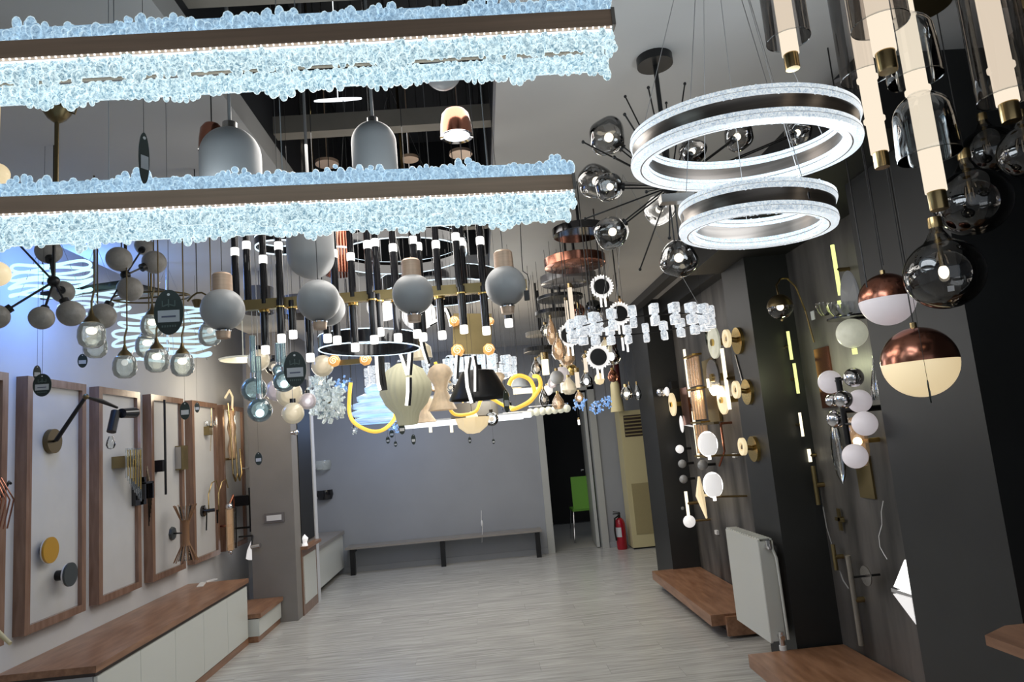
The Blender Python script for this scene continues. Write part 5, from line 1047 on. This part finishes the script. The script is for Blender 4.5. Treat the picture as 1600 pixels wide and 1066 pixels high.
# oval caged lights
for k, (px, py, lb) in enumerate(((1106, 694, 'upper'), (1114, 758, 'lower'))):
    p = WX(px, py, 1.72); a = S(14, p); b = S(18, p); t = T('oval_glass_sconce', '%s of two glowing white rounded glass lamps on the far panel' % lb, 'wall lamp', p, 'rounded white glass wall lamps')
    part(t, 'glass', G().lathe(p, [(.001, -b), (a*.6, -b*.95), (a, -b*.5), (a, b*.5), (a*.6, b*.95), (.001, b)], 28, sy=.6), 'opal_white'); part(t, 'core', G().cyl(V(p, -b*1.35), V(p, -b*.9), a*.18), 'led_white'); part(t, 'arm', G().cyl(p + Vector((0, 0, -b)), (XW, p.y, p.z-b*1.2), .008), 'brass')
    part(t, 'rim', oval(G(), p, a*1.05, b*1.05, .006, Matrix.Rotation(PI/2, 3, 'X')), 'led_white')
# gold plates / tubes
p = WX(1085, 610, 1.84); t = T('gold_tube_sconce', 'cluster of brown glass tubes on a gold plate on the far panel', 'wall lamp', p)
c = WX(1112, 612, 1.92); part(t, 'gold_plate', G().bx((XW-.03, c.y-.05, WX(1112, 660, 1.92).z), (XW-.005, c.y+.22, WX(1112, 558, 1.92).z)), 'gold_sheet')
for k in range(4):
    for u in range(3): q = c + Vector((-.1, -.02+.07*k, .3-.28*u)); part(t, 'glass_tube', G().cyl(q, V(q, -.24), .024, n=12), 'amber_glass')
for u in range(4): part(t, 'band', G().bx((c.x-.14, c.y-.05, c.z+.31-.28*u), (c.x-.06, c.y+.23, c.z+.325-.28*u)), 'gold')
p = WX(1107, 662, 1.84); part(t, 'lower_bar', G().bx((1.80, p.y-.25, p.z-.01), (1.84, p.y+.1, p.z+.01)), 'brass'); part(t, 'light', G().cyl(WX(1106, 592, 1.84), WX(1108, 606, 1.84), .015), 'led_warm')
# discs on pilaster flank
for k, (px, py, r, lb) in enumerate(((1148, 533, 20, 'highest'), (1163, 613, 19, 'middle'), (1173, 702, 19, 'lowest'))):
    p = WX(px, py, XP-.03); R_ = S(r, p)*1.05; Ry = Matrix.Rotation(-PI/2, 3, 'Y'); t = T('disc_sconce', '%s of three glowing gold disc lamps on the middle dark pilaster' % lb, 'wall lamp', p, 'gold disc lamps on the pilaster')
    part(t, 'gold_disc', G().cyl((XP, p.y, p.z), (XP-.02, p.y, p.z), R_, n=36), 'gold'); part(t, 'face_ring', G().lathe((XP-.07, p.y, p.z+.02), [(R_*.35, 0), (R_*.68, 0), (R_*.68, .02), (R_*.35, .02)], 32, Ry, closed=True), 'opal_warm', 'glowing ring face'); part(t, 'centre', G().cyl((XP-.085, p.y, p.z+.02), (XP, p.y, p.z), R_*.2), 'old_brass')
q = WX(1165, 655, XP-.005); 
stickz = [WX(1149, 555, XP-.005), WX(1160, 595, XP-.005)]; one('flank_rod', 'thin metal rod between the upper two gold disc lamps', 'rod', G().cyl(stickz[0], stickz[1], .006), 'steel', stickz[0])
for k, (px, py, r, m_, lb) in enumerate(((1117, 535, 17, 'led_yellow', 'glowing pale disc lamp at the top of the far panel'), (1116, 590, 19, 'steel', 'silvery oval disc lamp on the far panel'), (1131, 625, 15, 'opal_warm', 'warm crackled disc lamp on the far panel'), (1052, 632, 12, 'opal_warm', 'peach oval disc lamp at the far end of the panel'))):
    p = WX(px, py, 1.86); R_ = S(r, p)*1.5; t = T('plate_sconce', lb, 'wall lamp', p); part(t, 'plate', G().cyl(p, p + Vector((-.015, 0, 0)), R_, n=36), m_ if m_ != 'led_yellow' else 'marble_glow'); part(t, 'centre', G().cyl(p + Vector((-.03, 0, 0)), (XW, p.y, p.z), R_*.22, n=20), 'gold')
p = WX(1040, 612, 1.8); t = T('chrome_ball_sconce', 'chrome ball and white ball lamp on a dark arm, far panel', 'wall lamp', p)
part(t, 'chrome_ball', G().sph(WX(1033, 613, 1.74), .045, 20), 'chrome'); part(t, 'white_ball', G().sph(WX(1042, 612, 1.78), .034, 18, (.7, 1, 1.3)), 'opal_white'); part(t, 'arm', G().cyl(WX(1036, 611, 1.76), (XP+.1, WX(1036, 611, 1.76).y, p.z), .012), 'black_metal'); part(t, 'box', G().box(WX(1052, 602, 1.86), (.06, .1, .07)), 'black_metal')
p = WX(1066, 668, 1.84); one('white_leaf_sconce', 'slim white leaf-shaped lamp under the peach disc', 'wall lamp', G().sph(WX(1065, 663, 1.86), .08, 16, (.2, .5, 1)).cyl(WX(1065, 663, 1.86), (XW, WX(1065, 663, 1.86).y, p.z), .008), 'opal_white', p)
p = WX(1072, 635, 1.88); one('brown_plate_sconce', 'brown rectangular plate lamp behind the thin light tube', 'wall lamp', G().box(p, (.02, .22, .34)).cyl(p, (XW, p.y, p.z), .02), 'copper', p)
p = WX(1098, 770, 1.84); one('feather_sconce', 'long pale feather-shaped lamp low on the far panel', 'wall lamp', G().tube([WX(1092, 745, 1.86), WX(1094, 775, 1.84), WX(1104, 810, 1.84)], .03, 8, rs=[.01, .04, .008]).cyl(WX(1094, 775, 1.86), (XW, WX(1094, 775, 1.86).y, WX(1094, 775, 1.86).z), .01), 'opal_warm', p)
one('curved_brass_sconce', 'bent brass rod lamp beside the rounded glass lamps', 'wall lamp', G().tube([WX(1126, 662, 1.88), WX(1130, 690, 1.86), WX(1132, 705, 1.85), WX(1124, 728, 1.85)], .009, 8).cyl(WX(1126, 662, 1.88), (XW, WX(1126, 662, 1.88).y, WX(1126, 662, 1.88).z), .01), 'copper', WX(1130, 690, 1.86))
for k, (px, py, lb) in enumerate(((1120, 832, 'just above the radiator'), (1148, 712, 'by the lowest gold disc lamp'))):
    p = WX(px, py, XW-.01 if k == 0 else XW-.01); one('wall_socket', 'small white socket in dark box on the far panel, ' + lb, 'socket', G().box(p, (.02, .06, .035)), 'white_plastic', p)
# near panel items
p = WX(1219, 480, 1.66); R_ = S(19.5, p); t = T('arc_globe_sconce', 'glass ball lamp hanging from a thin arched arm on the middle pilaster edge', 'wall lamp', p)
part(t, 'globe', G().sph(p, R_, 28), 'smoke'); part(t, 'top_cup', G().lathe(p, ball_prof(R_*1.02, .02, PI/2, 8), 28), 'old_brass'); part(t, 'bulb', G().sph(p, R_*.28, 12), 'bulb_hot')
part(t, 'arched_arm', G().tube([V(p, R_), WX(1213, 446, 1.67), WX(1219, 436, 1.72), WX(1230, 435, 1.76), WX(1243, 448, 1.82), WX(1258, 485, 1.92), WX(1272, 535, 1.95)], .005, 8), 'brass'); part(t, 'finial', G().sph(V(p, -R_*1.05), .008, 8), 'brass')
part(t, 'paper_label', G().box(WX(1270, 493, 1.93), (.004, .04, .05)), 'label_paper')
def stick_face(label, px0, y0, px1, y1, r, m):
    a_ = W(px0, y0, 4.04); b_ = W(px1, y1, 4.04); xm = (a_.x+b_.x)/2; t = T('led_tube_sconce', label, 'wall lamp', a_, gy)
    part(t, 'tube', G().cyl((xm, 4.04, b_.z), (xm, 4.04, a_.z), r, n=12), m); part(t, 'mount', G().cyl((xm, 4.04, (a_.z+b_.z)/2), (xm, 4.1, (a_.z+b_.z)/2), r*1.1, n=10), 'brass')
stick_face('greenish light tube on the black side of the middle pilaster, upper', 1230, 518, 1238, 562, .009, 'led_yellow')
stick_face('greenish light tube on the black side of the middle pilaster, middle', 1240, 568, 1248, 615, .009, 'led_yellow')
stick_face('white light tube on the black side of the middle pilaster, lower', 1248, 645, 1256, 682, .008, 'led_warm')
# ball cluster sconce
t = T('ball_cluster_sconce', 'black bar lamp with milk glass balls and chrome balls on the near panel', 'wall lamp', WX(1318, 640, 1.75)); XS = 1.72
a = WX(1308, 590, XS); b = WX(1327, 695, XS); ym = (a.y+b.y)/2; part(t, 'bar', G().cyl((XS, ym, b.z), (XS, ym, a.z), .014), 'black_metal'); part(t, 'wall_arm', G().cyl((XS, ym, (a.z+b.z)/2), (XW, ym, (a.z+b.z)/2), .014), 'black_metal')
for (px, py, r, dx) in ((1297, 597, 18, 0), (1343, 627, 18, .05), (1351, 662, 19, -.06), (1336, 713, 19, -.04)):
    q = WX(px, py, XS+dx); s = part(t, 'milk_ball', G().sph(q, S(r, q), 26), 'opal_pink', 'glowing milk glass ball'); part(s, 'arm', G().cyl(q, (XS, ym, q.z), .006), 'black_metal')
for (px, py, r, dx) in ((1334, 590, 15, .02), (1318, 624, 14, -.05), (1300, 626, 10, .03), (1306, 655, 14, .0)):
    q = WX(px, py, XS+dx); s = part(t, 'chrome_ball', G().sph(q, S(r, q), 26), 'chrome', 'mirror chrome ball'); part(s, 'arm', G().cyl(q, (XS, ym, q.z), .006), 'black_metal')
p = WX(1378, 590, 1.80); t = T('clear_bell_sconce', 'narrow clear glass bell lamp left of the larger copper pendant', 'wall lamp', p); part(t, 'glass', G().lathe(p, [(S(19, p), -S(34, p)), (S(18, p), -S(14, p)), (S(11, p), S(20, p)), (S(9, p), S(32, p))], 28), 'clear'); part(t, 'cap', G().cyl(V(p, S(30, p)), V(p, S(36, p)), S(9, p)), 'chrome'); part(t, 'bulb', G().sph(p, .015, 10), 'opal_off'); part(t, 'arm', G().cyl(V(p, S(34, p)), (XW, p.y, p.z+S(34, p)), .008), 'black_metal')
p = WX(1331, 521, 1.80); t = T('marble_ball_sconce', 'pale green marbled ball lamp under a black shelf plate on the near panel', 'wall lamp', p); part(t, 'ball', G().sph(p, S(23, p), 30), 'marble_glow', 'pale green marbled glass ball'); part(t, 'tip_light', G().cyl(V(p, -S(33, p)), V(p, -S(24, p)), .012), 'led_yellow')
part(t, 'shelf_plate', G().lathe(V(p, S(25, p)), [(.001, .004), (.10, .004), (.10, -.004), (.001, -.004)], 30), 'black_gloss'); part(t, 'wall_arm', G().cyl(V(p, S(25, p)), (XW, p.y, p.z+S(25, p)), .012), 'black_metal')
for k in range(3): q = WX((1288, 1306, 1322)[k], 484, 1.84); part(t, 'clear_cup', G().lathe(q, [(.02, -.03), (.042, 0), (.045, .035)], 20), 'clear')
p = WX(1329, 466, 1.88); t = T('oval_plate_sconce', 'grey-white oval plate lamp left of the smaller copper pendant', 'wall lamp', p); part(t, 'plate', G().lathe(p, [(.001, .01), (.9, .008), (1, 0), (.9, -.008), (.001, -.01)], 36, Matrix.Rotation(PI/2, 3, 'Y') @ Matrix.Diagonal((.14, .085, 1))), 'opal_off'); part(t, 'knob', G().cyl(p, (XW, p.y, p.z), .015), 'chrome')
p = WX(1340, 690, 1.86); t = T('amber_spot_sconce', 'golden glowing small bulb in amber glass among the milk balls', 'wall lamp', p); part(t, 'glass', G().lathe(p, [(.03, -.12), (.05, -.05), (.05, .08), (.03, .12)], 20), 'amber_glass'); part(t, 'bulb', G().sph(p, .022, 12), 'bulb_hot'); part(t, 'arm', G().cyl(p, (XW, p.y, p.z), .012), 'gold')
p = WX(1310, 712, 1.90); one('glass_leaf_sconce', 'tall clear glass leaf on the near panel behind the milk balls', 'wall lamp', G().lathe(p, [(.001, -.16), (.04, -.1), (.06, 0), (.04, .14), (.001, .2)], 20, sx=.4), 'clear', p)
p = WX(1312, 812, 1.95); one('gold_star_bracket', 'flat gold cross-shaped bracket on the near panel', 'bracket', G().box(p, (.01, .09, .02)).box(p, (.01, .025, .12)).cyl(p, (XW, p.y, p.z), .015), 'gold_sheet', p)
p = WX(1354, 900, 1.90); t = T('round_plate_mount', 'dark round mounting plate on a short rod on the near panel', 'wall mount', p); part(t, 'plate', G().cyl(p, p + Vector((-.006, 0, 0)), .05, n=30), 'steel'); part(t, 'rod', G().cyl(p + Vector((-.07, 0, 0)), (XW, p.y, p.z), .006), 'black_metal')
for (px, py, lb) in ((1240, 635, 'dark square bracket over the lower light tube'), (1250, 705, 'dark square bracket above the gold bar')):
    p = WX(px, py, 1.93); one('tube_bracket', lb + ' on the near panel edge', 'bracket', G().box(p, (.04, .06, .09)).bx((p.x, p.y-.01, p.z-.01), (XW+.02, p.y+.01, p.z+.01)), 'black_metal', p)
# brown mottled plates on near panel
for (px, py, w_, h, m_, lb) in ((1290, 590, .16, .34, 'copper', 'mottled brown plate'), (1352, 745, .14, .22, 'gold_sheet', 'dim gold plate low')):
    p = WX(px, py, XW-.005); one('wall_plate', lb + ' lying flat on the near dark panel', 'plate', G().box(p, (.012, w_, h)), m_, p)
# lit diamond
Yd = WX(1415, 925, XP+.12).y
c = WX(1400, 928, 1.90); t = T('triangle_sconce', 'glowing white two-part triangular wall lamp low on the right', 'wall lamp', c)
def tri(pts, X): return [WX(x, y, X) for x, y in pts]
part(t, 'upper_triangle', G().prism(tri(((1413, 875), (1396, 917), (1425, 928)), 1.86), (.05, 0, 0)), 'led_white'); part(t, 'lower_triangle', G().prism(tri(((1395, 928), (1424, 937), (1431, 976)), 1.86), (.05, 0, 0)), 'opal_white')
part(t, 'middle_bar', G().prism(tri(((1392, 919), (1425, 930), (1427, 935), (1393, 925)), 1.855), (.115, 0, 0)), 'chrome')
# cables on the dark wall
for k, px in enumerate((1322, 1352, 1386)):
    a = W(px, 250, 2.22); one('black_cable', 'thin black cable against the near pilaster, %s of three' % ('left', 'middle', 'right')[k], 'cable', G().cyl((a.x, 2.22, W(px+25, 450 if k != 1 else 415, 2.22).z), (a.x, 2.22, 2.5 if a.x > 1.47 else CEIL), .0025, n=6), 'black_metal', a, 'black cables at the near pilaster')

# crowded small lamps deep in the centre cluster
rf = random.Random(21)
crowd = 'crowded small lamps of the centre cluster'
for k in range(22):
    px = 562 + k*11.6 + rf.uniform(-4, 4); py = rf.choice((592, 608, 622, 640)) - (px-690)*.05 + rf.uniform(-5, 5); Y = 6.5 + .1*(k % 6)
    p = W(px, py, Y); r = S(rf.uniform(6, 9), p); kind = k % 4; t = T('small_glass_pendant', ['first', 'second', 'third', 'fourth', 'fifth', 'sixth'][k // 4] + ' from the left of the ' + ('small clear glass jar lamps deep in the centre cluster', 'small glowing milk balls deep in the centre cluster', 'small amber glass drops deep in the centre cluster', 'small white cup lamps deep in the centre cluster')[kind], 'pendant lamp', p, crowd + (' (clear jars)', ' (milk balls)', ' (amber drops)', ' (white cups)')[kind])
    if kind == 0: part(t, 'jar', G().lathe(p, [(.001, -r), (r, -r*.9), (r, r*.5), (r*.5, r), (r*.4, r*1.2)], 16), 'clear'); part(t, 'bulb', G().sph(p, r*.45, 8), 'led_rod')
    elif kind == 1: part(t, 'ball', G().sph(p, r, 16), 'opal_warm')
    elif kind == 2: part(t, 'drop', G().lathe(p, [(.001, -r*1.3), (r*.8, -r*.9), (r, -r*.2), (r*.3, r*1.3)], 16), 'amber_glass'); part(t, 'bulb', G().sph(V(p, -r*.3), r*.45, 8), 'bulb_hot')
    else: part(t, 'cup', G().lathe(p, [(r*1.1, -r), (r*.9, r*.1), (r*.3, r), (.001, r)], 16), 'opal_white')
    part(t, 'cap', G().cyl(V(p, r), V(p, r*1.5), r*.3, n=8), 'brass'); cord(t, V(p, r), r=.0012)
for k, (px, py, w_, h, m_, lb) in enumerate(((808, 650, 22, 4, 'led_cool', 'short white light bar right of the long linear lamp'), (640, 596, 45, 3, 'led_warm', 'thin warm light bar behind the olive pendant'), (700, 622, 36, 3, 'led_cool', 'thin white light bar behind the hourglass shade'), (822, 612, 20, 3, 'led_warm', 'thin warm light bar behind the rope loops'))):
    p = W(px, py, 6.35 + .03*k); t = T('light_bar_pendant', lb, 'pendant lamp', p); part(t, 'light_bar', G().box(p, (S(w_*2, p), .03, S(h*2, p))), m_); part(t, 'housing', G().box(V(p, S(h+1.2, p)), (S(w_*2, p), .04, S(2.4, p))), 'white_plastic'); cord(t, V(p, .01), r=.001)
for k in range(5):
    p = W(700 + k*17, 572 - k*2, 5.0); t = T('facet_glass_pendant', 'clear faceted glass block lamp, %s of five beneath the gold panel' % ('first', 'second', 'third', 'fourth', 'fifth')[k], 'pendant lamp', p, 'faceted glass blocks beneath the gold panel')
    part(t, 'glass_block', G().cyl(V(p, -S(11, p)), V(p, S(11, p)), S(7, p), S(8, p), 8), 'cube_crystal'); part(t, 'cap', G().cyl(V(p, S(11, p)), V(p, S(14, p)), S(3, p), n=8), 'chrome'); cord(t, V(p, S(12, p)), r=.001)

names12 = ['first', 'second', 'third', 'fourth', 'fifth', 'sixth', 'seventh', 'eighth', 'ninth', 'tenth', 'eleventh', 'twelfth', 'thirteenth', 'fourteenth']
for k in range(14):
    px = 842 + k*10.5; py = (565, 512, 600, 540, 588, 484, 618)[k % 7] + rf.uniform(-6, 6) - (px-842)*.03; Y = 5.3 + .07*(k % 5)
    p = W(px, py, Y); r = S(rf.uniform(7, 10), p); m_ = ('amber_glass', 'clear', 'pearl_pink', 'opal_warm', 'pearl', 'copper')[k % 6]; nm = ('amber glass bulb', 'clear glass bulb', 'rosy glass bulb', 'warm lit bulb', 'pearly glass bulb', 'copper bulb')[k % 6]
    t = T('cluster_bulb_pendant', '%s, %s from the left among the bulbs behind the candle sticks' % (nm, names12[k]), 'pendant lamp', p, 'bulbs behind the candle sticks')
    part(t, 'shade', G().lathe(p, [(.001, -r*1.2), (r*.7, -r*.95), (r, -r*.2), (r*.8, r*.5), (r*.3, r*1.1)], 18), m_); part(t, 'light', G().sph(V(p, -r*.2), r*.42, 8), 'bulb_hot'); part(t, 'cap', G().cyl(V(p, r*1.0), V(p, r*1.5), r*.3, n=8), 'brass'); cord(t, V(p, r), r=.0012)
